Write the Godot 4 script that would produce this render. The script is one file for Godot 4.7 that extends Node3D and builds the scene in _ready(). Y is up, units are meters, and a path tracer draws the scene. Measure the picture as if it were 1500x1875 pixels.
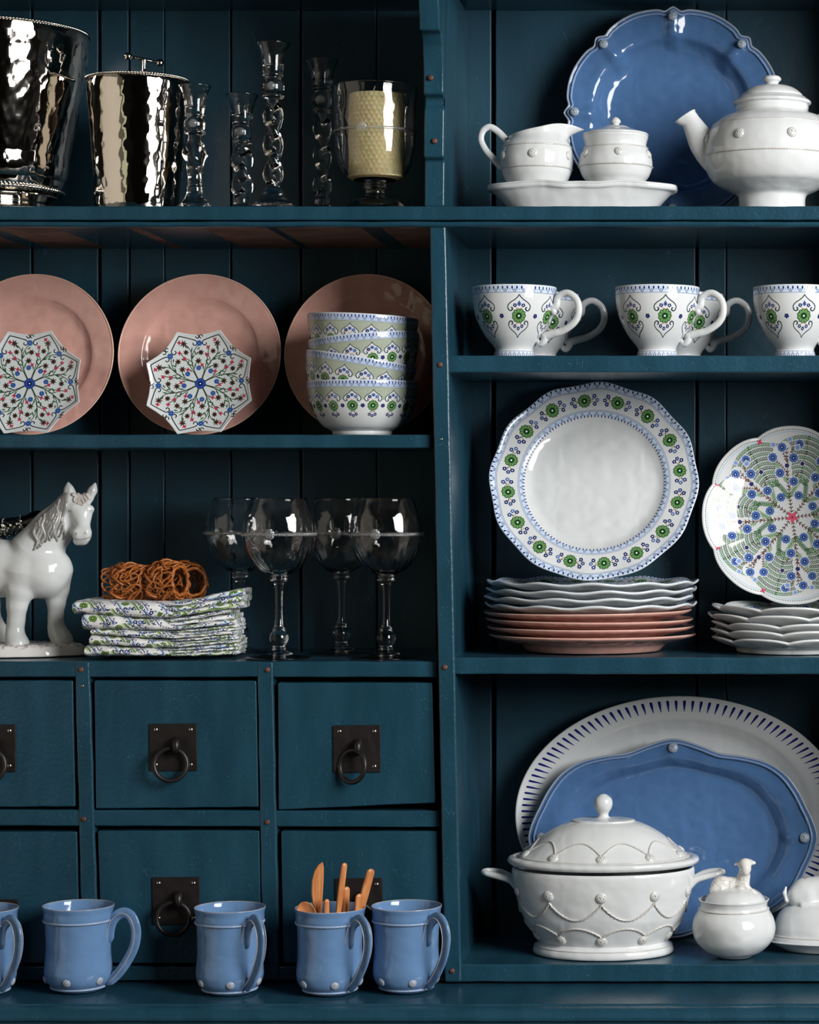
extends Node3D
# A painted dresser full of tableware. World: metres, y up, floor at y = 0, the dresser's front at z = 0.
# Places were measured on the photograph: at(x, y, z) is the point that lies z metres before the dresser's front.
const EYE := Vector3(0, 1.53, 3.15)
const VX := 1330.0
const VY := 905.0
const S := 0.0007

var M := {}
var rng := RandomNumberGenerator.new()
var names := {}
var dresser: Node3D


func _ready() -> void:
	rng.seed = 7
	setup_view()
	setup_materials()
	build_room()
	build_dresser()
	build_top_shelf()
	build_plate_shelf()
	build_cups()
	build_stacks()
	build_drawer_shelf()
	build_lower_bay()
	build_mugs()


func setup_view() -> void:
	var cam := Camera3D.new()
	cam.name = "camera"
	cam.projection = Camera3D.PROJECTION_FRUSTUM
	var n := 0.1
	cam.near = n
	cam.far = 30.0
	cam.size = 1875.0 * S * n / EYE.z
	cam.frustum_offset = Vector2(750.0 - VX, VY - 937.5) * S * n / EYE.z
	cam.position = EYE
	add_child(cam)
	cam.current = true
	var env := Environment.new()
	env.background_mode = Environment.BG_COLOR
	env.background_color = Color(0.02, 0.02, 0.025)
	env.tonemap_mode = Environment.TONE_MAPPER_LINEAR
	env.tonemap_exposure = 1.0
	env.sdfgi_enabled = true
	env.ssao_enabled = true
	env.ssil_enabled = true
	var we := WorldEnvironment.new()
	we.name = "environment"
	we.environment = env
	add_child(we)
	studio_lamp(Vector3(1.85, 2.32, 2.0), Vector3(-0.25, 1.45, -0.1), Vector2(1.35, 1.5), 12.0, "very large square studio softbox on a stand at the right of the dresser")
	garden_window()
	reflector(Vector3(-1.95, 0.25, 1.05), Vector2(1.75, 2.3))


# ---------------------------------------------------------------- helpers

func kz(z: float) -> float:
	return S * (EYE.z - z) / EYE.z


func at(x: float, y: float, z: float) -> Vector3:
	var k := kz(z)
	return Vector3((x - VX) * k, EYE.y + (VY - y) * k, z)


func numbered(called: String) -> String:
	if not names.has(called):
		names[called] = 0
		return called
	names[called] += 1
	return "%s_%03d" % [called, names[called]]


func thing(called: String, label: String, category: String, where := Vector3.ZERO, group := "") -> Node3D:
	var o := Node3D.new()
	o.name = numbered(called)
	add_child(o)
	o.position = where
	tag(o, label, category, group)
	return o


func tag(o: Node3D, label: String, category: String, group := "") -> void:
	o.set_meta("label", label)
	o.set_meta("category", category)
	if group != "":
		o.set_meta("group", group)


func copy(src: Node3D, label: String, where: Vector3, group := "") -> Node3D:
	var o: Node3D = src.duplicate()
	var base: String = src.name
	var us := base.rfind("_")
	if us > 0 and base.substr(us + 1).is_valid_int():
		base = base.substr(0, us)
	o.name = numbered(base)
	add_child(o)
	o.position = where
	o.set_meta("label", label)
	if group != "":
		o.set_meta("group", group)
	return o


func part(called: String, mesh: Mesh, parent: Node3D, where := Transform3D.IDENTITY) -> MeshInstance3D:
	var o := MeshInstance3D.new()
	o.name = called
	o.mesh = mesh
	o.transform = where
	o.cast_shadow = GeometryInstance3D.SHADOW_CASTING_SETTING_ON
	parent.add_child(o, true)
	return o


func struct(called: String, mesh: Mesh) -> MeshInstance3D:
	var o := part(called, mesh, self)
	o.set_meta("kind", "structure")
	return o


class Buf:
	var v := PackedVector3Array()
	var n := PackedVector3Array()
	var t := PackedVector2Array()
	var c := PackedColorArray()
	var i := PackedInt32Array()

	func quad_index(a: int, b: int, e: int, d: int) -> void:
		i.append_array([a, b, e, a, e, d])

	# P holds (nu + 1) * (nv + 1) points, u fastest; the shape is closed or its outside is where the volume says (flip turns it)
	func grid(P: PackedVector3Array, nu: int, nv: int, wrap_u := false, wrap_v := false, uv := PackedVector2Array(), flip := false, col := PackedColorArray()) -> void:
		var base := v.size()
		var w := nu + 1
		var vol := 0.0
		var mid := Vector3.ZERO
		for p in P:
			mid += p
		mid /= P.size()
		var N := PackedVector3Array()
		N.resize(P.size())
		for j in nv + 1:
			var ja := j - 1
			var jb := j + 1
			if wrap_v:
				if ja < 0: ja = nv - 1
				if jb > nv: jb = 1
			else:
				ja = maxi(ja, 0)
				jb = mini(jb, nv)
			for k in nu + 1:
				var ka := k - 1
				var kb := k + 1
				if wrap_u:
					if ka < 0: ka = nu - 1
					if kb > nu: kb = 1
				else:
					ka = maxi(ka, 0)
					kb = mini(kb, nu)
				var du := P[j * w + kb] - P[j * w + ka]
				var dv := P[jb * w + k] - P[ja * w + k]
				if du.length_squared() < 1e-14:
					var jj := (j + 1) if j < nv / 2 else (j - 1)
					jj = clampi(jj, 0, nv)
					du = P[jj * w + kb] - P[jj * w + ka]
				if dv.length_squared() < 1e-14:
					dv = P[mini(j + 2, nv) * w + k] - P[maxi(j - 2, 0) * w + k]
				var m := du.cross(dv)
				N[j * w + k] = m.normalized() if m.length_squared() > 1e-24 else Vector3.ZERO
		for j in nv:
			for k in nu:
				var a := P[j * w + k] - mid
				var b := P[j * w + k + 1] - mid
				var d := P[(j + 1) * w + k + 1] - mid
				var e := P[(j + 1) * w + k] - mid
				vol += a.dot(b.cross(d)) + a.dot(d.cross(e))
		var out := vol > 0.0
		if flip:
			out = not out
		v.append_array(P)
		if not out:
			for k in N.size():
				N[k] = -N[k]
		# poles: average
		for j in [0, nv]:
			if P[j * w].distance_squared_to(P[j * w + nu / 2]) < 1e-14 and P[j * w].distance_squared_to(P[j * w + nu / 3]) < 1e-14:
				var s := Vector3.ZERO
				for k in nu:
					s += N[j * w + k]
				s = s.normalized()
				for k in nu + 1:
					N[j * w + k] = s
		n.append_array(N)
		if uv.size() == P.size():
			t.append_array(uv)
		else:
			for j in nv + 1:
				for k in nu + 1:
					t.append(Vector2(float(k) / nu, float(j) / nv))
		if col.size() == P.size():
			c.append_array(col)
		else:
			var blank := PackedColorArray()
			blank.resize(P.size())
			blank.fill(Color.WHITE)
			c.append_array(blank)
		for j in nv:
			for k in nu:
				var a := base + j * w + k
				if out:
					i.append_array([a, a + w + 1, a + 1, a, a + w, a + w + 1])
				else:
					i.append_array([a, a + 1, a + w + 1, a, a + w + 1, a + w])

	# a flat fan round the middle of a ring of points; face: the way it looks
	func fan(ring: PackedVector3Array, face: Vector3) -> void:
		var base := v.size()
		var mid := Vector3.ZERO
		for p in ring:
			mid += p
		mid /= ring.size()
		v.append(mid)
		v.append_array(ring)
		for k in ring.size() + 1:
			n.append(face)
			t.append(Vector2.ZERO)
			c.append(Color.WHITE)
		var turn := 0.0
		for k in ring.size():
			turn += (ring[k] - mid).cross(ring[(k + 1) % ring.size()] - mid).dot(face)
		for k in ring.size():
			var a := base + 1 + k
			var b := base + 1 + (k + 1) % ring.size()
			if turn > 0:
				i.append_array([base, b, a])
			else:
				i.append_array([base, a, b])

	func moved(o: Buf, x: Transform3D) -> void:
		var base := v.size()
		var nb := x.basis.inverse().transposed()
		for k in o.v.size():
			v.append(x * o.v[k])
			n.append((nb * o.n[k]).normalized())
		t.append_array(o.t)
		c.append_array(o.c)
		var turned := x.basis.determinant() < 0
		for k in range(0, o.i.size(), 3):
			if turned:
				i.append_array([base + o.i[k], base + o.i[k + 2], base + o.i[k + 1]])
			else:
				i.append_array([base + o.i[k], base + o.i[k + 1], base + o.i[k + 2]])

	func arrays() -> Array:
		var a := []
		a.resize(Mesh.ARRAY_MAX)
		a[Mesh.ARRAY_VERTEX] = v
		a[Mesh.ARRAY_NORMAL] = n
		a[Mesh.ARRAY_TEX_UV] = t
		a[Mesh.ARRAY_COLOR] = c
		a[Mesh.ARRAY_INDEX] = i
		return a


func mesh(b: Buf, m: Material) -> ArrayMesh:
	return mesh2([[b, m]])


func mesh2(list: Array) -> ArrayMesh:
	var am := ArrayMesh.new()
	for e in list:
		am.add_surface_from_arrays(Mesh.PRIMITIVE_TRIANGLES, e[0].arrays())
		am.surface_set_material(am.get_surface_count() - 1, e[1])
	return am


# a smooth line through the points; a point whose third entry is set is a sharp corner
func smooth(pts: Array, per := 5) -> PackedVector2Array:
	var out := PackedVector2Array()
	var runs := [[]]
	for p in pts:
		runs[-1].append(Vector2(p[0], p[1]))
		if p.size() > 2 and runs[-1].size() > 1:
			runs.append([Vector2(p[0], p[1])])
	for r in runs:
		if r.size() < 2:
			continue
		var m: int = r.size()
		for k in m - 1:
			var p1: Vector2 = r[k]
			var p2: Vector2 = r[k + 1]
			var p0: Vector2 = r[k - 1] if k > 0 else p1 * 2 - p2
			var p3: Vector2 = r[k + 2] if k + 2 < m else p2 * 2 - p1
			if m == 2:
				p0 = p1 * 2 - p2
				p3 = p2 * 2 - p1
			var steps := per
			for s in steps + (1 if k == m - 2 else 0):
				var q := catmull(p0, p1, p2, p3, float(s) / steps)
				if out.is_empty() or out[-1].distance_squared_to(q) > 1e-16:
					out.append(q)
	return out


func catmull(p0: Vector2, p1: Vector2, p2: Vector2, p3: Vector2, s: float) -> Vector2:
	# centripetal
	var d1 := maxf(sqrt(p0.distance_to(p1)), 1e-6)
	var d2 := maxf(sqrt(p1.distance_to(p2)), 1e-6)
	var d3 := maxf(sqrt(p2.distance_to(p3)), 1e-6)
	var m1 := (p1 - p0) / d1 - (p2 - p0) / (d1 + d2) + (p2 - p1) / d2
	var m2 := (p2 - p1) / d2 - (p3 - p1) / (d2 + d3) + (p3 - p2) / d3
	m1 *= d2
	m2 *= d2
	var s2 := s * s
	var s3 := s2 * s
	return p1 * (2 * s3 - 3 * s2 + 1) + m1 * (s3 - 2 * s2 + s) + p2 * (-2 * s3 + 3 * s2) + m2 * (s3 - s2)


func smooth3(pts: Array, per := 6, closed := false) -> PackedVector3Array:
	var out := PackedVector3Array()
	var m := pts.size()
	for k in (m if closed else m - 1):
		var p1: Vector3 = pts[k]
		var p2: Vector3 = pts[(k + 1) % m]
		var p0: Vector3 = pts[(k - 1 + m) % m] if closed or k > 0 else p1 * 2 - p2
		var p3: Vector3 = pts[(k + 2) % m] if closed or k + 2 < m else p2 * 2 - p1
		for s in per:
			out.append(p1.cubic_interpolate(p2, p0, p3, float(s) / per))
	if not closed:
		out.append(pts[-1])
	return out


# a turned shape; prof runs (radius, height); bend(theta, point, step) may move each point
func lathe(b: Buf, prof: PackedVector2Array, seg := 64, repeat := 1.0, bend = null, squash := 1.0, flip := false) -> void:
	var P := PackedVector3Array()
	var uv := PackedVector2Array()
	var total := 0.0
	for j in range(1, prof.size()):
		total += prof[j].distance_to(prof[j - 1])
	var run := 0.0
	for j in prof.size():
		if j > 0:
			run += prof[j].distance_to(prof[j - 1])
		for k in seg + 1:
			var a := TAU * (k % seg) / seg
			var p := Vector3(sin(a) * prof[j].x, prof[j].y, cos(a) * prof[j].x * squash)
			if bend != null:
				p = bend.call(a, p, j)
			P.append(p)
			uv.append(Vector2(repeat * k / seg, 1.0 - run / total))
	b.grid(P, seg, prof.size() - 1, true, false, uv, flip)


# a tube along points; radius may be a number or a Callable(share of length, angle) -> metres
func tube(b: Buf, pts: PackedVector3Array, radius, sides := 8, closed := false, caps := true, flat := Vector2.ONE, up := Vector3.ZERO) -> void:
	var m := pts.size()
	var T := PackedVector3Array()
	for k in m:
		var a := pts[(k - 1 + m) % m] if closed or k > 0 else pts[0]
		var e := pts[(k + 1) % m] if closed or k < m - 1 else pts[m - 1]
		T.append((e - a).normalized())
	var side := up.cross(T[0]) if up != Vector3.ZERO else T[0].cross(Vector3.UP if absf(T[0].y) < 0.9 else Vector3.RIGHT)
	side = side.normalized()
	var sides_at := PackedVector3Array()
	for k in m:
		if up != Vector3.ZERO:
			var s2 := up.cross(T[k])
			if s2.length() > 1e-3:
				side = s2.normalized()
		else:
			side = (side - T[k] * side.dot(T[k])).normalized()
		sides_at.append(side)
	var drift := 0.0
	if closed and up == Vector3.ZERO:
		var end := (sides_at[m - 1] - T[0] * sides_at[m - 1].dot(T[0])).normalized()
		drift = end.signed_angle_to(sides_at[0], T[0])
	var P := PackedVector3Array()
	var uv := PackedVector2Array()
	var rows := m + 1 if closed else m
	var ring0 := 2 if caps and not closed else 0
	var call_r: bool = radius is Callable
	for jj in rows + 2 * (ring0 / 2) * 2:
		var j := clampi(jj - ring0, 0, rows - 1)
		var k := j % m
		var f := float(j) / (rows - 1)
		var shrink := 1.0
		var slide := 0.0
		if ring0 > 0:
			if jj == 0 or jj == rows + 3:
				shrink = 0.0
				slide = 1.0
			elif jj == 1 or jj == rows + 2:
				shrink = 0.72
				slide = 0.68
			if jj >= rows + 2:
				pass
			else:
				slide = -slide
		var sd := sides_at[k].rotated(T[k], drift * f) if closed else sides_at[k]
		var nd := T[k].cross(sd).normalized()
		for q in sides + 1:
			var an := TAU * (q % sides) / sides
			var r: float = radius.call(f, an) if call_r else radius
			P.append(pts[k] + T[k] * slide * r + (sd * cos(an) * flat.x + nd * sin(an) * flat.y) * r * shrink)
			uv.append(Vector2(float(q) / sides, f))
	b.grid(P, sides, P.size() / (sides + 1) - 1, true, closed, uv)


func rope_on(b: Buf, pts: PackedVector3Array, r: float, turns: float, closed := true, sides := 8) -> void:
	tube(b, pts, func(f, a): return r * (1.0 + 0.32 * cos(2.0 * (a - PI * turns * f))), sides, closed, false)


func ring_pts(r: float, y: float, count: int, squash := 1.0) -> PackedVector3Array:
	var out := PackedVector3Array()
	for k in count:
		var a := TAU * k / count
		out.append(Vector3(sin(a) * r, y, cos(a) * r * squash))
	return out


# a board: outline in x, y (anticlockwise or not), front at zf, back at zb, rounded front (and back) edges; wob roughens the outline
func slab(b: Buf, outline: PackedVector2Array, zf: float, zb: float, bev := 0.0015, wob := 0.0, corner := 0.0015, seed_ := 0, soft_back := false) -> void:
	if corner > 0.0:
		corner = maxf(corner, bev * 1.35)
	var poly := PackedVector2Array()
	var m := outline.size()
	var area := 0.0
	for k in m:
		area += outline[k].cross(outline[(k + 1) % m])
	if area < 0:
		outline.reverse()
	var reach := Rect2(outline[0], Vector2.ZERO)
	for p in outline:
		reach = reach.expand(p)
	var main := Vector2.RIGHT if reach.size.x > reach.size.y else Vector2.UP
	for k in m:
		var p := outline[k]
		var a := outline[(k - 1 + m) % m]
		var e := outline[(k + 1) % m]
		var da := (a - p).normalized()
		var de := (e - p).normalized()
		if corner > 0.0 and absf(da.cross(de)) > 0.3:
			var c := minf(corner, minf(p.distance_to(a), p.distance_to(e)) * 0.45)
			var s := p + da * c
			var t := p + de * c
			for q in 4:
				var f := q / 3.0
				poly.append(s.lerp(p, f).lerp(p.lerp(t, f), f))
		else:
			poly.append(p)
		if wob > 0.0 and absf(de.dot(main)) > 0.6:
			var nseg := int(p.distance_to(e) / 0.012)
			for q in range(1, nseg):
				poly.append((p + de * corner).lerp(e - de * corner, float(q) / nseg))
	m = poly.size()
	var nor := PackedVector2Array()
	for k in m:
		var d := poly[(k + 1) % m] - poly[(k - 1 + m) % m]
		nor.append(Vector2(d.y, -d.x).normalized())
	if wob > 0.0:
		var nz := FastNoiseLite.new()
		nz.seed = seed_ + 11
		nz.frequency = 18.0
		for k in m:
			poly[k] += nor[k] * nz.get_noise_2d(poly[k].x * 1.0 + zf, poly[k].y) * wob
	var rows := []
	if soft_back:
		rows.append([-bev, zb])
		rows.append([-bev * 0.3, zb + bev * 0.3])
		rows.append([0.0, zb + bev])
	else:
		rows.append([0.0, zb])
	for q in 5:
		var f := PI / 2 * q / 4.0
		rows.append([-bev * (1.0 - cos(f)), zf - bev + bev * sin(f)])
	var P := PackedVector3Array()
	for r in rows:
		for k in m + 1:
			var p2: Vector2 = poly[k % m] + nor[k % m] * r[0]
			P.append(Vector3(p2.x, p2.y, r[1]))
	b.grid(P, m, rows.size() - 1, true, false)
	for e in [[zf, -bev, Vector3(0, 0, 1)], [zb, -bev if soft_back else 0.0, Vector3(0, 0, -1)]]:
		var ring := PackedVector2Array()
		for k in m:
			ring.append(poly[k] + nor[k] * e[1])
		var base := b.v.size()
		for q in ring:
			b.v.append(Vector3(q.x, q.y, e[0]))
			b.n.append(e[2])
			b.t.append(q)
			b.c.append(Color.WHITE)
		# stitched across between the two sides of the longer axis
		var box2 := Rect2(ring[0], Vector2.ZERO)
		for q in ring:
			box2 = box2.expand(q)
		var ax := 0 if box2.size.x > box2.size.y else 1
		var first := 0
		var last := 0
		for k in m:
			if ring[k][ax] < ring[first][ax]: first = k
			if ring[k][ax] > ring[last][ax]: last = k
		var la := posmod(last - first, m)
		var lb := m - la
		var ia := 0
		var ib := 0
		while ia < la or ib < lb:
			var pa := (first + ia) % m
			var pb := posmod(first - ib, m)
			var na := (first + ia + 1) % m
			var nb := posmod(first - ib - 1, m)
			var take := ia < la and (ib >= lb or ring[na][ax] < ring[nb][ax])
			var t3 := [pa, pb, na if take else nb]
			if take: ia += 1
			else: ib += 1
			var turn := (ring[t3[1]] - ring[t3[0]]).cross(ring[t3[2]] - ring[t3[0]])
			if absf(turn) < 1e-14:
				continue
			if turn * e[2].z > 0:
				b.i.append_array([base + t3[0], base + t3[2], base + t3[1]])
			else:
				b.i.append_array([base + t3[0], base + t3[1], base + t3[2]])


func quad_px(pts: Array, z: float) -> PackedVector2Array:
	var out := PackedVector2Array()
	for p in pts:
		var w := at(p[0], p[1], z)
		out.append(Vector2(w.x, w.y))
	return out


func box(b: Buf, lo: Vector3, hi: Vector3, bev := 0.002) -> void:
	slab(b, PackedVector2Array([Vector2(lo.x, lo.y), Vector2(hi.x, lo.y), Vector2(hi.x, hi.y), Vector2(lo.x, hi.y)]), hi.z, lo.z, bev, 0.0, bev)


# profile measured on the photograph: [radius, y] in its pixels at depth z, turned into metres above a shelf
func prof_px(pts: Array, z: float, floor_y: float, per := 5) -> PackedVector2Array:
	var k := kz(z)
	var conv := []
	for p in pts:
		var q := [p[0] * k, maxf(EYE.y + (VY - p[1]) * k - floor_y, 0.0)]
		if p.size() > 2:
			q.append(1)
		conv.append(q)
	return smooth(conv, per)


# ---------------------------------------------------------------- materials

func c8(r: int, g: int, b: int) -> Color:
	return Color8(r, g, b)


func plain(col: Color, rough := 0.5, metal := 0.0) -> StandardMaterial3D:
	var m := StandardMaterial3D.new()
	m.albedo_color = col
	m.roughness = rough
	m.metallic = metal
	return m


func noise_image(w: int, h: int, freq: float, seed_: int, octaves := 4) -> Image:
	var nz := FastNoiseLite.new()
	nz.seed = seed_
	nz.frequency = freq
	nz.fractal_octaves = octaves
	return nz.get_seamless_image(w, h)


func tex(im: Image) -> ImageTexture:
	return ImageTexture.create_from_image(im)


# a tone map: colours from dark to light along a noise, plus grains
func mottled(w: int, freq: float, seed_: int, lo: Color, hi: Color, grain := 0.0, chips := 0, chip_col := Color.WHITE, stretch := 1.0) -> ImageTexture:
	var nz := noise_image(w, int(w * stretch), freq, seed_)
	nz.convert(Image.FORMAT_L8)
	if stretch != 1.0:
		nz.resize(w, w, Image.INTERPOLATE_LANCZOS)
	var src := nz.get_data()
	var out := PackedByteArray()
	out.resize(w * w * 3)
	var r := RandomNumberGenerator.new()
	r.seed = seed_
	for k in w * w:
		var f := src[k] / 255.0 + r.randf_range(-grain, grain)
		var q := lo.lerp(hi, clampf(f, 0, 1))
		out[k * 3] = q.r8
		out[k * 3 + 1] = q.g8
		out[k * 3 + 2] = q.b8
	var pad := Pad.new(w, w, Color.BLACK)
	pad.data = out
	# flecks where the paint has chipped, in loose clusters, and a few scratches
	var spot := Vector2.ZERO
	for k in chips:
		if k % 5 == 0:
			spot = Vector2(r.randf() * w, r.randf() * w)
		var p := spot + Vector2(r.randfn(0, 16), r.randfn(0, 22))
		var q := chip_col.lerp(hi, r.randf() * 0.8)
		if r.randf() < 0.86:
			pad.oval(p, Vector2(r.randf_range(0.35, 0.9), r.randf_range(0.4, 1.5)) * w / 1024.0 * 1.15, r.randf_range(-0.4, 0.4), q)
		else:
			var d := Vector2.from_angle(PI / 2 + r.randfn(0, 0.5)) * r.randf_range(6, 46) * w / 1024.0
			pad.line(p, p + d, 0.35, q.lerp(hi, 0.4), 0.1)
	return tex(pad.image())


func relief(w: int, freq: float, seed_: int, pits := 0) -> ImageTexture:
	var nz := noise_image(w, w, freq, seed_, 5)
	nz.convert(Image.FORMAT_RGB8)
	var pad := Pad.new(w, w, Color.BLACK)
	pad.data = nz.get_data()
	var r := RandomNumberGenerator.new()
	r.seed = seed_ + 5
	for k in pits:
		var p := Vector2(r.randf() * w, r.randf() * w)
		var up := r.randf() < 0.6
		pad.disc(p, r.randf_range(0.6, 1.8), Color.WHITE if up else Color.BLACK, 0.8)
	return tex(pad.image())


func world_tri(m: StandardMaterial3D, scale: float) -> StandardMaterial3D:
	m.uv1_triplanar = true
	m.uv1_world_triplanar = true
	m.uv1_scale = Vector3.ONE * scale
	return m


func glaze(col: Color, rough := 0.09) -> StandardMaterial3D:
	var m := plain(col, rough)
	m.uv1_triplanar = true
	m.uv1_scale = Vector3.ONE * 9.0
	m.heightmap_enabled = true
	m.heightmap_texture = M.soft_relief
	m.heightmap_scale = 0.12
	return m


func setup_materials() -> void:
	M.soft_relief = tex(noise_image(256, 256, 0.012, 3, 2))
	# dresser paint: deep teal with a brushed grain, pinholes and chips
	var paint := plain(Color.WHITE, 0.27)
	paint.albedo_texture = mottled(1024, 0.006, 21, c8(25, 61, 77), c8(35, 74, 93), 0.12, 300, c8(170, 200, 210), 0.25)
	paint.heightmap_enabled = true
	paint.heightmap_texture = relief(1024, 0.035, 4, 900)
	paint.heightmap_scale = 0.03
	M.paint = world_tri(paint, 3.1)
	var boards := plain(Color.WHITE, 0.42)
	boards.albedo_texture = mottled(512, 0.008, 33, c8(25, 61, 77), c8(35, 74, 93), 0.10, 150, c8(170, 200, 210), 0.25)
	boards.heightmap_enabled = true
	boards.heightmap_texture = relief(512, 0.03, 8, 400)
	boards.heightmap_scale = 0.03
	M.boards = world_tri(boards, 2.3)
	var wood := plain(Color.WHITE, 0.5)
	wood.albedo_texture = mottled(256, 0.02, 5, c8(70, 40, 30), c8(125, 84, 68), 0.12)
	M.peg = world_tri(wood, 20.0)
	var raw := plain(Color.WHITE, 0.8)
	raw.albedo_texture = mottled(512, 0.01, 15, c8(92, 70, 62), c8(140, 112, 100), 0.08)
	M.raw_wood = world_tri(raw, 3.0)
	M.white = glaze(c8(216, 219, 220))
	M.white_tinted = glaze(Color.WHITE)
	M.white_tinted.vertex_color_use_as_albedo = true
	M.brown_line = plain(c8(120, 92, 72), 0.3)
	M.cream_rope = plain(c8(205, 198, 188), 0.2)
	var blue := glaze(Color.WHITE, 0.07)
	blue.albedo_texture = mottled(512, 0.01, 9, c8(99, 134, 177), c8(106, 141, 183), 0.06, 0, Color.WHITE)
	M.blue = blue
	var deep := glaze(Color.WHITE, 0.06)
	deep.albedo_texture = mottled(512, 0.01, 12, c8(71, 104, 148), c8(76, 110, 154), 0.08, 0, Color.WHITE)
	M.deep_blue = deep
	M.blue_edge = plain(c8(150, 160, 176), 0.12)
	M.mug_rope = plain(c8(150, 172, 202), 0.12)
	M.blue_rope = plain(c8(120, 146, 184), 0.12)
	var pink := glaze(Color.WHITE, 0.08)
	pink.albedo_texture = mottled(512, 0.006, 19, c8(207, 157, 146), c8(221, 173, 161), 0.10)
	M.mug_edge = plain(c8(174, 166, 162), 0.15)
	M.pink = pink
	M.pink_edge = plain(c8(232, 190, 172), 0.12)
	M.silver = plain(c8(232, 226, 218), 0.05, 1.0)
	M.iron = plain(c8(24, 20, 20), 0.42, 0.0)
	M.iron_rough = world_tri(plain(c8(22, 17, 17), 0.5, 0.0), 10.0)
	M.iron_rough.heightmap_enabled = true
	M.iron_rough.heightmap_texture = M.soft_relief
	M.iron_rough.heightmap_scale = 0.08
	M.steel = plain(c8(200, 190, 180), 0.22, 1.0)
	M.black = plain(c8(8, 8, 9), 0.25)
	var g := StandardMaterial3D.new()
	g.albedo_color = Color(1, 1, 1, 0.0)
	g.transparency = BaseMaterial3D.TRANSPARENCY_ALPHA
	g.roughness = 0.0
	g.refraction_enabled = true
	g.refraction_scale = 0.05
	M.glass = g
	# clear rope bands and beads, their bright sparkle painted in as a little white
	var pg: StandardMaterial3D = g.duplicate()
	pg.albedo_color = Color(0.95, 0.96, 0.97, 0.14)
	pg.roughness = 0.06
	M.brightened_glass = pg
	var rat := plain(Color.WHITE, 0.35)
	rat.albedo_texture = mottled(128, 0.03, 44, c8(120, 58, 20), c8(205, 128, 62), 0.15)
	rat.uv1_scale = Vector3(1, 6, 1)
	M.rattan = rat
	var spoon := plain(Color.WHITE, 0.34)
	spoon.albedo_texture = mottled(256, 0.03, 71, c8(176, 104, 58), c8(228, 160, 104), 0.15, 0, Color.WHITE, 0.12)
	spoon.uv1_triplanar = true
	spoon.uv1_scale = Vector3(14, 14, 14)
	M.spoon = spoon
	M.wax = plain(c8(222, 206, 155), 0.45)
	M.wax.subsurf_scatter_enabled = true
	M.wax.subsurf_scatter_strength = 0.25


# ---------------------------------------------------------------- drawing the prints

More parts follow.
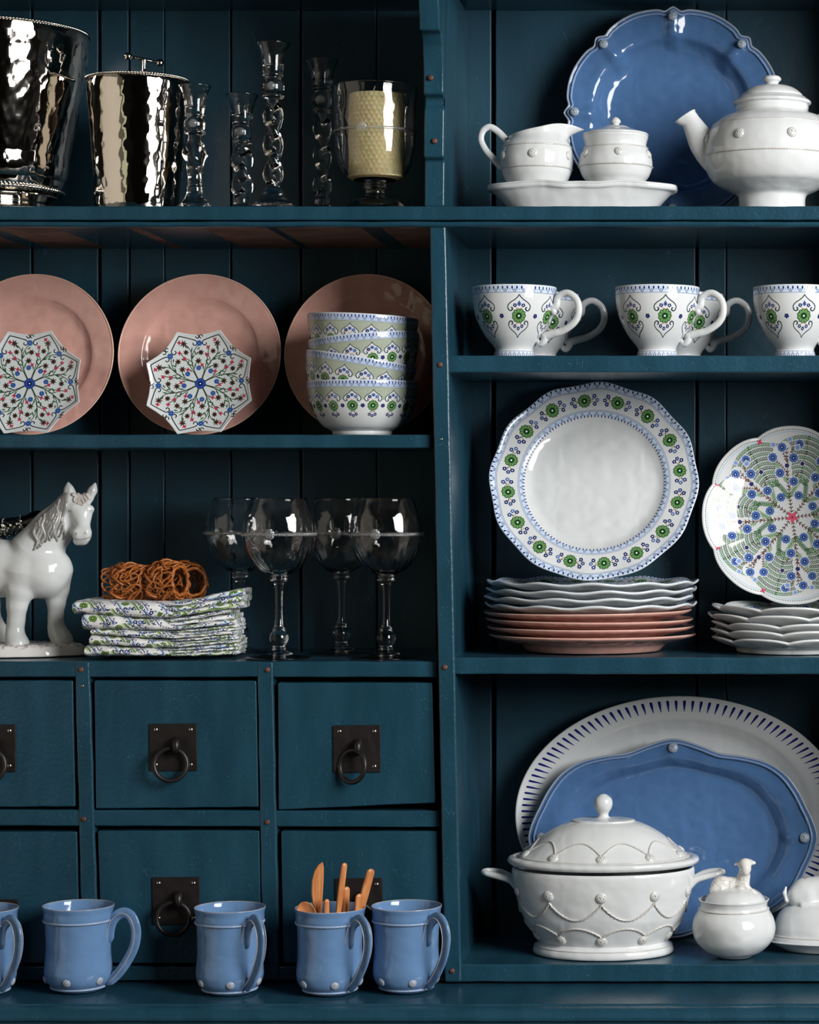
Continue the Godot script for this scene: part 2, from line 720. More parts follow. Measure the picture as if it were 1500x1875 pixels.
class Pad:
	var w: int
	var h: int
	var data: PackedByteArray
	var x := Transform2D.IDENTITY

	func _init(w_: int, h_: int, col: Color) -> void:
		w = w_
		h = h_
		var im := Image.create(w, h, false, Image.FORMAT_RGB8)
		im.fill(col)
		data = im.get_data()

	func image() -> Image:
		return Image.create_from_data(w, h, false, Image.FORMAT_RGB8, data)

	func dot_px(px: int, py: int, col: Color, a: float) -> void:
		px = posmod(px, w)
		if py < 0 or py >= h:
			py = posmod(py, h)
		var k := (py * w + px) * 3
		data[k] = int(lerpf(data[k], col.r8, a))
		data[k + 1] = int(lerpf(data[k + 1], col.g8, a))
		data[k + 2] = int(lerpf(data[k + 2], col.b8, a))

	func disc(p: Vector2, r: float, col: Color, a := 1.0) -> void:
		p = x * p
		r *= x.get_scale().x
		for py in range(int(floor(p.y - r - 1)), int(ceil(p.y + r + 1)) + 1):
			for px in range(int(floor(p.x - r - 1)), int(ceil(p.x + r + 1)) + 1):
				var d := Vector2(px + 0.5, py + 0.5).distance_to(p) - r
				if d < 0.5:
					dot_px(px, py, col, a * clampf(0.5 - d, 0, 1))

	# an ellipse: middle, half lengths, turn
	func oval(p: Vector2, half: Vector2, turn: float, col: Color, a := 1.0) -> void:
		var s := x.get_scale().x
		var ax := x.basis_xform(Vector2.from_angle(turn)).normalized()
		p = x * p
		half *= s
		var m := maxf(half.x, half.y) + 1
		for py in range(int(floor(p.y - m)), int(ceil(p.y + m)) + 1):
			for px in range(int(floor(p.x - m)), int(ceil(p.x + m)) + 1):
				var q := Vector2(px + 0.5, py + 0.5) - p
				var l := Vector2(q.dot(ax) / half.x, q.cross(ax) / half.y).length()
				var d := (l - 1.0) * minf(half.x, half.y)
				if d < 0.5:
					dot_px(px, py, col, a * clampf(0.5 - d, 0, 1))

	func line(p: Vector2, q: Vector2, r: float, col: Color, r2 := -1.0) -> void:
		p = x * p
		q = x * q
		var s := x.get_scale().x
		r *= s
		r2 = r if r2 < 0 else r2 * s
		var m := maxf(r, r2) + 1
		var d := q - p
		var l2 := maxf(d.length_squared(), 1e-6)
		for py in range(int(floor(minf(p.y, q.y) - m)), int(ceil(maxf(p.y, q.y) + m)) + 1):
			for px in range(int(floor(minf(p.x, q.x) - m)), int(ceil(maxf(p.x, q.x) + m)) + 1):
				var c := Vector2(px + 0.5, py + 0.5)
				var f := clampf((c - p).dot(d) / l2, 0, 1)
				var e := c.distance_to(p + d * f) - lerpf(r, r2, f)
				if e < 0.5:
					dot_px(px, py, col, clampf(0.5 - e, 0, 1))

	func path(pts: Array, r: float, col: Color) -> void:
		for k in pts.size() - 1:
			line(pts[k], pts[k + 1], r, col)

	func arc(p: Vector2, rad: float, a0: float, a1: float, r: float, col: Color) -> void:
		var n := maxi(4, int(absf(a1 - a0) * 4))
		for k in n:
			line(p + Vector2.from_angle(lerpf(a0, a1, float(k) / n)) * rad, p + Vector2.from_angle(lerpf(a0, a1, float(k + 1) / n)) * rad, r, col)

	# a pointed leaf from p
	func leaf(p: Vector2, turn: float, length: float, half: float, col: Color) -> void:
		var d := Vector2.from_angle(turn)
		line(p, p + d * length * 0.5, half * 0.35, col, half)
		line(p + d * length * 0.5, p + d * length, half, col, half * 0.2)

	func bloom(p: Vector2, r: float, petals: int, tip: Color, core: Color, edge: Color) -> void:
		for k in petals:
			var a := TAU * k / petals
			oval(p + Vector2.from_angle(a) * r * 0.60, Vector2(r * 0.42, r * 0.31), a, edge)
		for k in petals:
			var a := TAU * k / petals
			oval(p + Vector2.from_angle(a) * r * 0.68, Vector2(r * 0.26, r * 0.17), a, tip)
		disc(p, r * 0.36, core)
		disc(p, r * 0.13, Color.WHITE)

	func five(p: Vector2, r: float, col: Color, turn := 0.3, centre := Color(0.9, 0.92, 0.97)) -> void:
		for k in 5:
			disc(p + Vector2.from_angle(turn + TAU * k / 5) * r * 0.58, r * 0.44, col)
		disc(p, r * 0.3, centre)

	# border of drops joined by loops; y0: the line the loops hang from, dir: where the drops point
	func drops(x0: float, x1: float, count: int, y0: float, tall: float, dir: float, navy: Color, mid: Color) -> void:
		var step := (x1 - x0) / count
		for k in count:
			var c := x0 + step * (k + 0.5)
			oval(Vector2(c, y0 + dir * tall * 0.72), Vector2(tall * 0.26, step * 0.17), PI / 2, navy)
			line(Vector2(c, y0 + dir * tall * 0.75), Vector2(c, y0 + dir * tall), step * 0.10, navy, step * 0.02)
			if k % 2 == 0:
				var mx := c + step * 0.5
				var pts := []
				for q in 9:
					var f := q / 8.0
					pts.append(Vector2(c + step * f, y0 + dir * tall * (0.55 - 0.5 * sin(PI * f))))
				path(pts, step * 0.055, navy)
				arc(Vector2(mx, y0 + dir * tall * 0.42), step * 0.15, 0, TAU, step * 0.05, mid)
			else:
				disc(Vector2(c + step * 0.5, y0 + dir * tall * 0.4), step * 0.10, mid)


# ---------------------------------------------------------------- room and lamp

func room_box(called: String, lo: Vector3, hi: Vector3, m: Material) -> void:
	var b := Buf.new()
	box(b, lo, hi, 0.001)
	struct(called, mesh(b, m))


func build_room() -> void:
	var dark := plain(c8(44, 42, 40), 0.9)
	var beige := plain(c8(170, 162, 150), 0.9)
	var floor_m := plain(c8(70, 52, 38), 0.6)
	floor_m.albedo_texture = mottled(512, 0.01, 61, c8(150, 150, 150), c8(255, 255, 255), 0.1)
	world_tri(floor_m, 1.0)
	room_box("floor", Vector3(-2.9, -0.1, -0.55), Vector3(3.1, 0.0, 4.6), floor_m)
	room_box("ceiling", Vector3(-2.9, 3.6, -0.55), Vector3(3.1, 3.7, 4.6), dark)
	room_box("wall_back", Vector3(-2.9, 0.0, -0.55), Vector3(3.1, 3.6, -0.42), dark)
	room_box("wall_front", Vector3(-2.9, 0.0, 4.5), Vector3(3.1, 3.6, 4.6), dark)
	room_box("wall_left", Vector3(-2.9, 0.0, -0.42), Vector3(-2.8, 3.6, 4.5), beige)
	room_box("wall_right", Vector3(3.0, 0.0, -0.42), Vector3(3.1, 3.6, 4.5), dark)


func studio_lamp(where: Vector3, aim: Vector3, size: Vector2, power: float, label: String) -> void:
	var o := thing("studio_lamp", label, "lamp", Vector3(where.x, 0, where.z))
	var x := Transform3D(Basis.looking_at((aim - where).normalized(), Vector3.UP), where - o.position)
	var b := Buf.new()
	# the box behind the diffuser: a truncated pyramid
	var P := PackedVector3Array()
	var rows := [[1.0, -0.02], [1.0, 0.0], [1.0, 0.03], [0.25, 0.35], [0.22, 0.45], [0.0, 0.45]]
	for r in rows:
		for k in 5:
			var q: Vector2 = [Vector2(-1, -1), Vector2(1, -1), Vector2(1, 1), Vector2(-1, 1)][k % 4]
			P.append(Vector3(q.x * size.x * 0.52 * r[0], q.y * size.y * 0.52 * r[0], r[1]))
	b.grid(P, 4, rows.size() - 1, true)
	part("softbox_hood", mesh(b, plain(c8(15, 15, 15), 0.8)), o, x)
	var f := Buf.new()
	box(f, Vector3(-size.x / 2, -size.y / 2, -0.012), Vector3(size.x / 2, size.y / 2, 0.0), 0.002)
	var glow := plain(c8(240, 240, 240), 0.8)
	glow.emission_enabled = true
	glow.emission = Color(1.0, 0.995, 0.985)
	glow.emission_energy_multiplier = 1.0
	part("diffuser", mesh(f, glow), o, x)
	var s := Buf.new()
	tube(s, PackedVector3Array([Vector3(0.0, 0.02, 0.35), x * Vector3(0, 0, 0.40)]), 0.016, 10)
	for k in 3:
		var a := TAU * k / 3
		tube(s, PackedVector3Array([Vector3(0, 0.55, 0.35), Vector3(sin(a) * 0.45, 0.01, 0.35 + cos(a) * 0.45)]), 0.011, 8)
	part("stand", mesh(s, plain(c8(20, 20, 20), 0.4)), o)
	var l := AreaLight3D.new()
	l.name = "softbox_light"
	l.area_size = size
	l.light_energy = power
	l.light_color = Color(1.0, 0.995, 0.985)
	l.shadow_enabled = true
	l.area_range = 12.0
	l.transform = Transform3D(x.basis, x * Vector3(0, 0, -0.02))
	o.add_child(l)


# a beige bounce board standing at the left, which the silver mirrors as a broad pale band
func reflector(foot: Vector3, size: Vector2) -> void:
	var o := thing("reflector_board", "tall beige studio bounce board on feet at the left of the dresser", "board", foot)
	var b := Buf.new()
	box(b, Vector3(-0.012, 0.0, -size.x / 2), Vector3(0.012, size.y, size.x / 2), 0.003)
	part("panel", mesh(b, plain(c8(236, 224, 206), 0.9)), o)
	for s in [-1, 1]:
		b = Buf.new()
		box(b, Vector3(-0.2, -foot.y + 0.001, s * size.x * 0.4 - 0.02), Vector3(0.2, -foot.y + 0.04, s * size.x * 0.4 + 0.02), 0.003)
		box(b, Vector3(-0.04, -foot.y + 0.04, s * size.x * 0.4 - 0.02), Vector3(-0.013, 0.6, s * size.x * 0.4 + 0.02), 0.003)
		part("foot", mesh(b, plain(c8(30, 30, 30), 0.6)), o)


# a narrow window in the far left corner behind the camera, with sunlit greenery outside it
func garden_window() -> void:
	var c := Vector3(-2.42, 1.75, 4.485)
	var b := Buf.new()
	for e in [[-0.34, -0.30], [0.30, 0.34]]:
		box(b, c + Vector3(e[0], -1.0, -0.03), c + Vector3(e[1], 1.0, 0.014), 0.004)
	for e in [[-1.04, -1.0], [1.0, 1.04]]:
		box(b, c + Vector3(-0.34, e[0], -0.03), c + Vector3(0.34, e[1], 0.014), 0.004)
	var w := struct("window_1", mesh(b, plain(c8(200, 200, 195), 0.5)))
	var f := Buf.new()
	box(f, c + Vector3(-0.30, -1.0, -0.004), c + Vector3(0.30, 1.0, 0.004), 0.001)
	var glow := plain(c8(120, 130, 60), 0.3)
	glow.emission_enabled = true
	glow.emission = Color(0.74, 0.74, 0.64)
	glow.emission_energy_multiplier = 0.45
	part("window_pane", mesh(f, glow), w)
	var l := AreaLight3D.new()
	l.name = "window_light"
	l.area_size = Vector2(0.6, 2.0)
	l.light_energy = 0.10
	l.light_color = Color(0.9, 0.92, 0.75)
	l.shadow_enabled = true
	l.area_range = 12.0
	l.position = c + Vector3(0, 0, -0.05)
	add_child(l)


# ---------------------------------------------------------------- the dresser

const BACK := -0.275
const LZ := -0.012
var Y_TOP: float
var Y_CUP: float
var Y_MID: float
var Y_PLATE: float
var Y_DRAW: float
var Y_LOW: float
var Y_WORK: float


func shelf_y(y: float, z: float) -> float:
	return EYE.y + (VY - y) * kz(z)


# a board whose front face has these four corners in the picture's pixels at depth z
func board(called: String, corners: Array, z: float, zb: float, m: Material, parent: Node3D, bev := 0.0018, wob := 0.0006) -> MeshInstance3D:
	var b := Buf.new()
	slab(b, quad_px(corners, z), z, zb, bev, wob, 0.001, names.size() + int(corners[0][0] + corners[0][1] * 3))
	return part(called, mesh(b, m), parent)


# a board given by its front face's y range in pixels and its x range in pixels
func shelf(called: String, x0: float, x1: float, y0: float, y1: float, z: float, parent: Node3D, bev := 0.002) -> MeshInstance3D:
	return board(called, [[x0, y0], [x1, y0], [x1, y1], [x0, y1]], z, BACK + 0.002, M.paint, parent, bev, 0.0005)


func build_dresser() -> void:
	Y_TOP = shelf_y(377.5, 0.006) + 0.0012
	Y_CUP = shelf_y(651, -0.002) + 0.0012
	Y_MID = shelf_y(796, LZ) + 0.0012
	Y_PLATE = shelf_y(1204, -0.002) + 0.0012
	Y_DRAW = shelf_y(1211, LZ) + 0.0012
	Y_LOW = shelf_y(1766, -0.002) + 0.0012
	Y_WORK = shelf_y(1803, 0.0) + 0.0012
	var d := thing("painted_dresser", "tall dark teal painted wooden dresser with shelves, drawers and plank back, filled with tableware", "dresser", Vector3.ZERO)
	dresser = d
	# plank back: boards between the seams seen in the picture, each a little proud or set back
	var seams := [-310.0, -60.0, 58.0, 182.0, 236.5, 301.0, 423.0, 550.5, 690.0, 800.0, 903.5, 1276.0, 1330.0, 1520.0, 1740.0]
	var gap := [1.0, 1.0, 2.0, 2.6, 1.6, 0.8, 1.6, 2.2, 1.0, 1.0, 4.0, 2.6, 0.8, 1.0, 1.0]
	for k in seams.size() - 1:
		var z := BACK - 0.001 - 0.0012 * (k % 3)
		board("back_plank", [[seams[k] + gap[k], -120], [seams[k + 1] - gap[k + 1], -120], [seams[k + 1] - gap[k + 1] + 1, 1724], [seams[k] + gap[k] + 1, 1724]], z, z - 0.014, M.boards, d, 0.0016, 0.0004)
	var bb := Buf.new()
	box(bb, Vector3(-1.3, Y_WORK + 0.002, -0.325), Vector3(0.36, 2.35, -0.31), 0.001)
	part("back_frame", mesh(bb, M.boards), d)
	# side panels at both ends, out of the picture
	board("side_panel", [[-335, -130], [-300, -130], [-300, 1799], [-335, 1799]], 0.0, BACK - 0.01, M.paint, d)
	board("side_panel", [[1690, -130], [1730, -130], [1730, 1799], [1690, 1799]], 0.0, BACK - 0.01, M.paint, d)
	# the upright between the two bays: below the top shelf it leans a little
	board("upright", [[786.5, 411], [817, 411], [845.5, 1799], [813.5, 1799]], 0.0, BACK + 0.001, M.paint, d, 0.003, 0.0004)
	# above it: a panel whose front edge is sawn into steps; drawn in (depth, height), thickness across
	var steps := [[0.092, -75], [0.084, -10], [0.074, 22], [0.066, 56], [0.048, 61], [0.034, 84], [0.022, 128], [0.018, 172], [0.006, 179], [0.003, 190], [0.008, 199], [0.008, 288], [-0.003, 294], [-0.004, 378]]
	var outline := PackedVector2Array([Vector2(BACK, shelf_y(-75, 0.09)), Vector2(BACK, Y_TOP - 0.001)])
	for k in range(steps.size() - 1, -1, -1):
		outline.append(Vector2(steps[k][0], shelf_y(steps[k][1], steps[k][0]) if k < steps.size() - 1 else Y_TOP - 0.001))
	var b := Buf.new()
	slab(b, outline, 0.0128, -0.0128, 0.0024, 0.0006, 0.0012, 5, true)
	part("scrolled_panel", mesh(b, M.paint), d, Transform3D(Basis(Vector3(0, 0, 1), Vector3(0.012, 1, 0), Vector3(-1, 0, 0)), Vector3(-0.3735 - 0.012 * 2.0, 0, 0)))
	# shelves
	shelf("shelf", -300, 1690, -88, -61, 0.01, d)
	shelf("shelf", -300, 1690, 377.5, 403, 0.006, d, 0.0022)
	var mo := Buf.new()
	var cs := smooth([[BACK + 0.004, 0.0], [0.000, 0.0, 1], [0.0035, -0.0008], [0.0048, -0.0035], [0.0025, -0.0068], [-0.002, -0.0075, 1], [BACK + 0.004, -0.0075, 1]], 5)
	var lo := at(-300, 405, 0.004)
	var hi := at(1690, 405, 0.004)
	var P := PackedVector3Array()
	var nx := 150
	var wn := FastNoiseLite.new()
	wn.frequency = 9.0
	for j in cs.size():
		for k in nx + 1:
			var x := lerpf(lo.x, hi.x, float(k) / nx)
			P.append(Vector3(x, lo.y + cs[j].y + wn.get_noise_2d(x, 0.0) * 0.0009, cs[j].x + wn.get_noise_2d(x, 3.0) * 0.0012))
	mo.grid(P, nx, cs.size() - 1)
	part("shelf_moulding", mesh(mo, M.paint), d)
	var un := Buf.new()
	box(un, Vector3(at(-300, 0, 0).x, Y_TOP - 0.0278, BACK + 0.004), Vector3(at(787, 413, 0).x, Y_TOP - 0.026, -0.004), 0.0005)
	part("shelf_underside", mesh(un, M.raw_wood), d)
	shelf("shelf", 815, 1690, 651, 682, -0.002, d)
	shelf("shelf", 827, 1690, 1204, 1234.5, -0.002, d)
	shelf("shelf", 838, 1690, 1766, 1798, -0.002, d)
	shelf("shelf", -300, 790, 796, 820.5, LZ, d)
	# drawer case
	shelf("drawer_case_top", -300, 802, 1211, 1221, LZ - 0.001, d)
	board("rail", [[-300, 1213], [800, 1213], [800, 1240], [-300, 1240]], LZ, LZ - 0.024, M.paint, d)
	board("rail", [[-300, 1482], [805, 1485], [806, 1515], [-300, 1511]], LZ, LZ - 0.024, M.paint, d)
	board("rail", [[-300, 1769], [812, 1770], [812, 1796], [-300, 1796]], LZ, LZ - 0.024, M.paint, d)
	board("stile", [[136.5, 1212], [163.5, 1212], [181, 1796], [151, 1796]], LZ + 0.0012, LZ - 0.03, M.paint, d, 0.0026, 0.0009)
	board("stile", [[470.5, 1212], [499.5, 1212], [512, 1796], [481, 1796]], LZ + 0.0012, LZ - 0.03, M.paint, d, 0.0026, 0.0009)
	board("stile", [[-200, 1212], [-172, 1212], [-170, 1796], [-199, 1796]], LZ + 0.0012, LZ - 0.03, M.paint, d, 0.0026, 0.0009)
	var dk := Buf.new()
	box(dk, Vector3(at(-300, 0, 0).x, Y_WORK + 0.002, BACK + 0.002), Vector3(at(800, 0, 0).x, Y_DRAW - 0.012, BACK + 0.02), 0.001)
	part("drawer_case_back", mesh(dk, M.boards), d)
	# drawers: corners of the fronts, then the middle of the pull plate
	var drawers := [
		[[-165, 1246], [133.5, 1246], [137.5, 1477], [-165, 1479], -14, 1370, 0.10],
		[[172.5, 1246], [469, 1247], [473, 1478], [175, 1481], 318, 1368, 0.16],
		[[509, 1250], [792, 1250], [797, 1470], [510, 1483], 654, 1371, -0.55],
		[[-165, 1523], [140.5, 1523], [146, 1764], [-165, 1764], -10, 1690, 0.1],
		[[178.5, 1521], [475, 1521], [479, 1764], [186, 1764], 323, 1649, 0.12],
		[[514.5, 1522], [801, 1522], [806, 1764], [518, 1764], 658, 1651, 0.2]]
	for e in drawers:
		drawer(e, d)
	# worn wooden pegs in the joints
	for p in [[789, 142, 0.0235], [796, 258, 0.0095], [806, 668, 0.0], [815, 1222, 0.0], [828, 1778, 0.0], [148.5, 1226, LZ + 0.001], [490, 1226.5, LZ + 0.001], [153.5, 1500, LZ + 0.001], [489.5, 1505, LZ + 0.001]]:
		var pb := Buf.new()
		var r := 0.0036
		lathe(pb, smooth([[0.0, 0.0025], [r * 0.6, 0.0022], [r * 0.95, 0.0012], [r, -0.004]], 3), 7)
		part("peg", mesh(pb, M.peg), d, Transform3D(Basis(Vector3.RIGHT, PI / 2) * Basis(Vector3.UP, p[0] * 0.3), at(p[0], p[1], p[2])))
	for p in [[808, 804, 0.0], [151, 1256, LZ + 0.001]]:
		var sb := Buf.new()
		lathe(sb, smooth([[0.0, 0.0006], [0.0012, 0.0010], [0.0019, 0.0006], [0.0021, -0.001]], 3), 12)
		part("nail_head", mesh(sb, M.steel), d, Transform3D(Basis(Vector3.RIGHT, PI / 2), at(p[0], p[1], p[2])))
	# base under it with its thick top
	var base := thing("dresser_base", "deep teal base cupboard top with a moulded front edge, below the mugs", "cupboard")
	var prof := smooth([[-0.32, 0.0], [0.118, 0.0, 1], [0.1205, -0.0016], [0.1215, -0.0022, 1], [0.1265, -0.0025], [0.134, -0.0055], [0.1395, -0.0125], [0.1395, -0.017, 1], [0.136, -0.0178], [0.1355, -0.022, 1], [0.131, -0.026], [0.124, -0.036], [0.1215, -0.046, 1], [0.1215, -0.06], [-0.32, -0.06, 1], [-0.32, 0.0, 1]], 5)
	var tb := Buf.new()
	var Q := PackedVector3Array()
	var x0 := at(-355, 0, 0).x
	var x1 := at(1700, 0, 0).x
	for j in prof.size():
		for k in nx + 1:
			var x := lerpf(x0, x1, float(k) / nx)
			var edge := smoothstep(0.08, 0.12, prof[j].x)
			Q.append(Vector3(x, Y_WORK - 0.0012 + prof[j].y + wn.get_noise_2d(x, 7.0) * 0.0008 * edge, prof[j].x + wn.get_noise_2d(x, 5.0) * 0.0014 * edge))
	tb.grid(Q, nx, prof.size() - 1)
	part("worktop", mesh(tb, M.paint), base)
	var cb := Buf.new()
	box(cb, Vector3(x0 + 0.02, 0.0, -0.30), Vector3(x1 - 0.02, Y_WORK - 0.0606, 0.118), 0.003)
	part("carcase", mesh(cb, M.paint), base)


func drawer(e: Array, d: Node3D) -> void:
	var b := Buf.new()
	var q := quad_px([e[0], e[1], e[2], e[3]], LZ)
	slab(b, q, LZ, LZ - 0.02, 0.0016, 0.0007, 0.0012, int(e[4]))
	var dr := part("drawer", mesh(b, M.paint), d)
	var bx := Buf.new()
	box(bx, Vector3(q[0].x + 0.006, q[3].y + 0.006, BACK + 0.03) if q[0].y > q[3].y else Vector3(q[0].x + 0.006, q[0].y + 0.006, BACK + 0.03), Vector3(q[2].x - 0.006, maxf(q[0].y, q[3].y) - 0.02, LZ - 0.018), 0.001)
	part("drawer_box", mesh(bx, M.raw_wood), dr)
	var c := at(e[4], e[5], LZ)
	var h := 0.0304
	var pb := Buf.new()
	slab(pb, PackedVector2Array([Vector2(-h, -h), Vector2(h, -h), Vector2(h, h), Vector2(-h, h)]), 0.0022, 0.0, 0.0006, 0.0002, 0.0006, int(e[4]) + 3)
	part("pull_plate", mesh(pb, M.iron_rough), dr, Transform3D(Basis(Vector3.BACK, 0.01), c))
	for sx in [-1, 1]:
		for sy in [-1, 1]:
			var sb := Buf.new()
			lathe(sb, smooth([[0.0, 0.0016], [0.0016, 0.0013], [0.0027, 0.0004], [0.0029, -0.0004]], 4), 14)
			part("screw_head", mesh(sb, M.steel), dr, Transform3D(Basis(Vector3.RIGHT, PI / 2), c + Vector3(sx * 0.0225, sy * 0.0225, 0.0024)))
	# staple: a flattened loop standing out of the plate
	var st := Buf.new()
	var sp := smooth3([Vector3(0.0, 0.0085, 0.001), Vector3(0, 0.0095, 0.006), Vector3(0, 0.006, 0.0125), Vector3(0, -0.001, 0.0135), Vector3(0, -0.0045, 0.009), Vector3(0, -0.005, 0.001)], 5)
	tube(st, sp, func(f, _a): return 0.0036 + 0.0024 * sin(PI * f) * (1.0 - f), 10)
	part("staple", mesh(st, M.iron), dr, Transform3D(Basis(Vector3.UP, 0.25 + e[6] * 0.3), c + Vector3(0.002, 0.0, 0.0015)))
	var rb := Buf.new()
	var rr := 0.0206
	var rp := PackedVector3Array()
	for k in 40:
		var a := TAU * k / 40
		rp.append(Vector3(sin(a) * rr, cos(a) * rr, 0))
	tube(rb, rp, 0.0031, 10, true)
	part("pull_ring", mesh(rb, M.iron), dr, Transform3D(Basis(Vector3.UP, e[6]) * Basis(Vector3.RIGHT, -0.13), c + Vector3(-0.001 if absf(e[6]) < 0.4 else -0.004, -rr - 0.0005, 0.0135)))


# ---------------------------------------------------------------- shared pieces of tableware

# a raised medallion of small beads (its base lies in the plane y = 0, it looks along y)
func berry_mesh(r: float, m: Material, speck: Color, bumps := 44, light := Color(0.72, 0.73, 0.72)) -> ArrayMesh:
	var b := Buf.new()
	var P := PackedVector3Array()
	var col := PackedColorArray()
	var spots := PackedVector3Array()
	for k in bumps:
		var y := 1.0 - (k + 0.5) / bumps
		var a := k * 2.399963
		var q := sqrt(maxf(0, 1 - y * y))
		spots.append(Vector3(cos(a) * q, y, sin(a) * q))
	var nr := 18
	var nu := 36
	var width := 1.9 / sqrt(float(bumps))
	for j in nr + 1:
		var el := PI / 2 * (1.0 - float(j) / nr)
		for k in nu + 1:
			var a := TAU * (k % nu) / nu
			var d := Vector3(cos(a) * cos(el), sin(el), sin(a) * cos(el))
			var near := 9.0
			for s in spots:
				near = minf(near, d.distance_to(s))
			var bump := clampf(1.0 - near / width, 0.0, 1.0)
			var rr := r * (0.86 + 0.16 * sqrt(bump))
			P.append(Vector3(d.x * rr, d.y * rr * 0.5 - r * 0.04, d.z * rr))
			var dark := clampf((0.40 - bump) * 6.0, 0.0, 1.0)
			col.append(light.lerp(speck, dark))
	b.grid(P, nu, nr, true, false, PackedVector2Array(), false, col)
	return mesh(b, m)


# turns y to face along dir
func facing(dir: Vector3, where: Vector3) -> Transform3D:
	var y := dir.normalized()
	var x := Vector3.UP.cross(y)
	if x.length() < 0.01:
		x = Vector3.RIGHT
	x = x.normalized()
	return Transform3D(Basis(x, y, x.cross(y)), where)


# distance from the axis at height h along a profile's outside, and the slope there
func girth(prof: PackedVector2Array, h: float) -> Vector2:
	for k in prof.size() - 1:
		if (prof[k].y <= h and prof[k + 1].y > h) or (prof[k].y >= h and prof[k + 1].y < h):
			var f := (h - prof[k].y) / (prof[k + 1].y - prof[k].y)
			var d := prof[k + 1] - prof[k]
			return Vector2(lerpf(prof[k].x, prof[k + 1].x, f), atan2(-d.x, d.y))
	return Vector2(prof[0].x, 0)


# medallions round a turned body at height h
func berries(parent: Node3D, bm: ArrayMesh, prof: PackedVector2Array, h: float, angles: Array, squash := 1.0) -> void:
	var g := girth(prof, h)
	for a in angles:
		var r: float = deg_to_rad(a)
		var dir := Vector3(sin(r) * cos(g.y), sin(g.y), cos(r) * cos(g.y) / squash)
		part("berry_medallion", bm, parent, facing(dir, Vector3(sin(r) * g.x, h, cos(r) * g.x * squash)))


func rope_ring(parent: Node3D, prof: PackedVector2Array, h: float, thick: float, m: Material, twist := 70, squash := 1.0) -> void:
	var b := Buf.new()
	rope_on(b, ring_pts(girth(prof, h).x + thick * 0.25, h, twist * 4, squash), thick, twist * 2)
	part("rope_trim", mesh(b, m), parent)


# the same trim with brown stain in the twist
func stained_rope(parent: Node3D, pts: PackedVector3Array, r: float, twists: float, closed := true) -> void:
	var b := Buf.new()
	var sides := 8
	var n0 := b.v.size()
	rope_on(b, pts, r, twists * 2, closed, sides)
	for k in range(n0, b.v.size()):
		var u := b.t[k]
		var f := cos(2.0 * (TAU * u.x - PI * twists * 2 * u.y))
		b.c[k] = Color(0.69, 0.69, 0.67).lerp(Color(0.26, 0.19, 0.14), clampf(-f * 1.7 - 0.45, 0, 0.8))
	part("rope_trim", mesh(b, M.white_tinted), parent)


func stained_ring(parent: Node3D, prof: PackedVector2Array, h: float, thick: float, twist := 60, squash := 1.0) -> void:
	stained_rope(parent, ring_pts(girth(prof, h).x + thick * 0.1, h, twist * 4, squash), thick, twist)


# ---------------------------------------------------------------- top shelf

func hammered(b: Buf, prof: PackedVector2Array, seg: int, cell: float, depth: float, seed_: int) -> void:
	# dimples beaten into the wall, on a jittered lattice
	var r := RandomNumberGenerator.new()
	r.seed = seed_
	var R := prof[prof.size() / 2].x
	var nu := int(TAU * R / cell)
	var jit := {}
	lathe(b, prof, seg, 1.0, func(a, p, _j):
		var rad := Vector2(p.x, p.z).length()
		if rad < 1e-4:
			return p
		var gu: float = a / TAU * nu
		var gv: float = p.y / cell
		var best := 9.0
		for dv in [-1, 0, 1]:
			var row := int(floor(gv)) + int(dv)
			for du in [-1, 0, 1]:
				var c := int(floor(gu)) + int(du)
				var key := Vector2i(posmod(c, nu), row)
				if not jit.has(key):
					jit[key] = Vector3(r.randf_range(0.2, 0.8), r.randf_range(0.2, 0.8), r.randf_range(0.7, 1.2))
				var q: Vector3 = jit[key]
				var d := Vector2(c + q.x + 0.5 * (row & 1) - gu, row + q.y - gv).length() / q.z
				best = minf(best, d)
		var dip := depth * (1.0 - clampf(best * best * 1.6, 0.0, 1.0))
		return Vector3(p.x * (1.0 - dip / rad), p.y, p.z * (1.0 - dip / rad)))


func beads(r: float, h: float, count: int, size: float) -> Buf:
	var b := Buf.new()
	var one := Buf.new()
	lathe(one, smooth([[0, -1], [0.7, -0.7], [1, 0], [0.7, 0.7], [0, 1]], 2), 8)
	for k in count:
		var a := TAU * k / count
		b.moved(one, Transform3D(Basis.from_scale(Vector3.ONE * size), Vector3(sin(a) * r, h, cos(a) * r)))
	return b


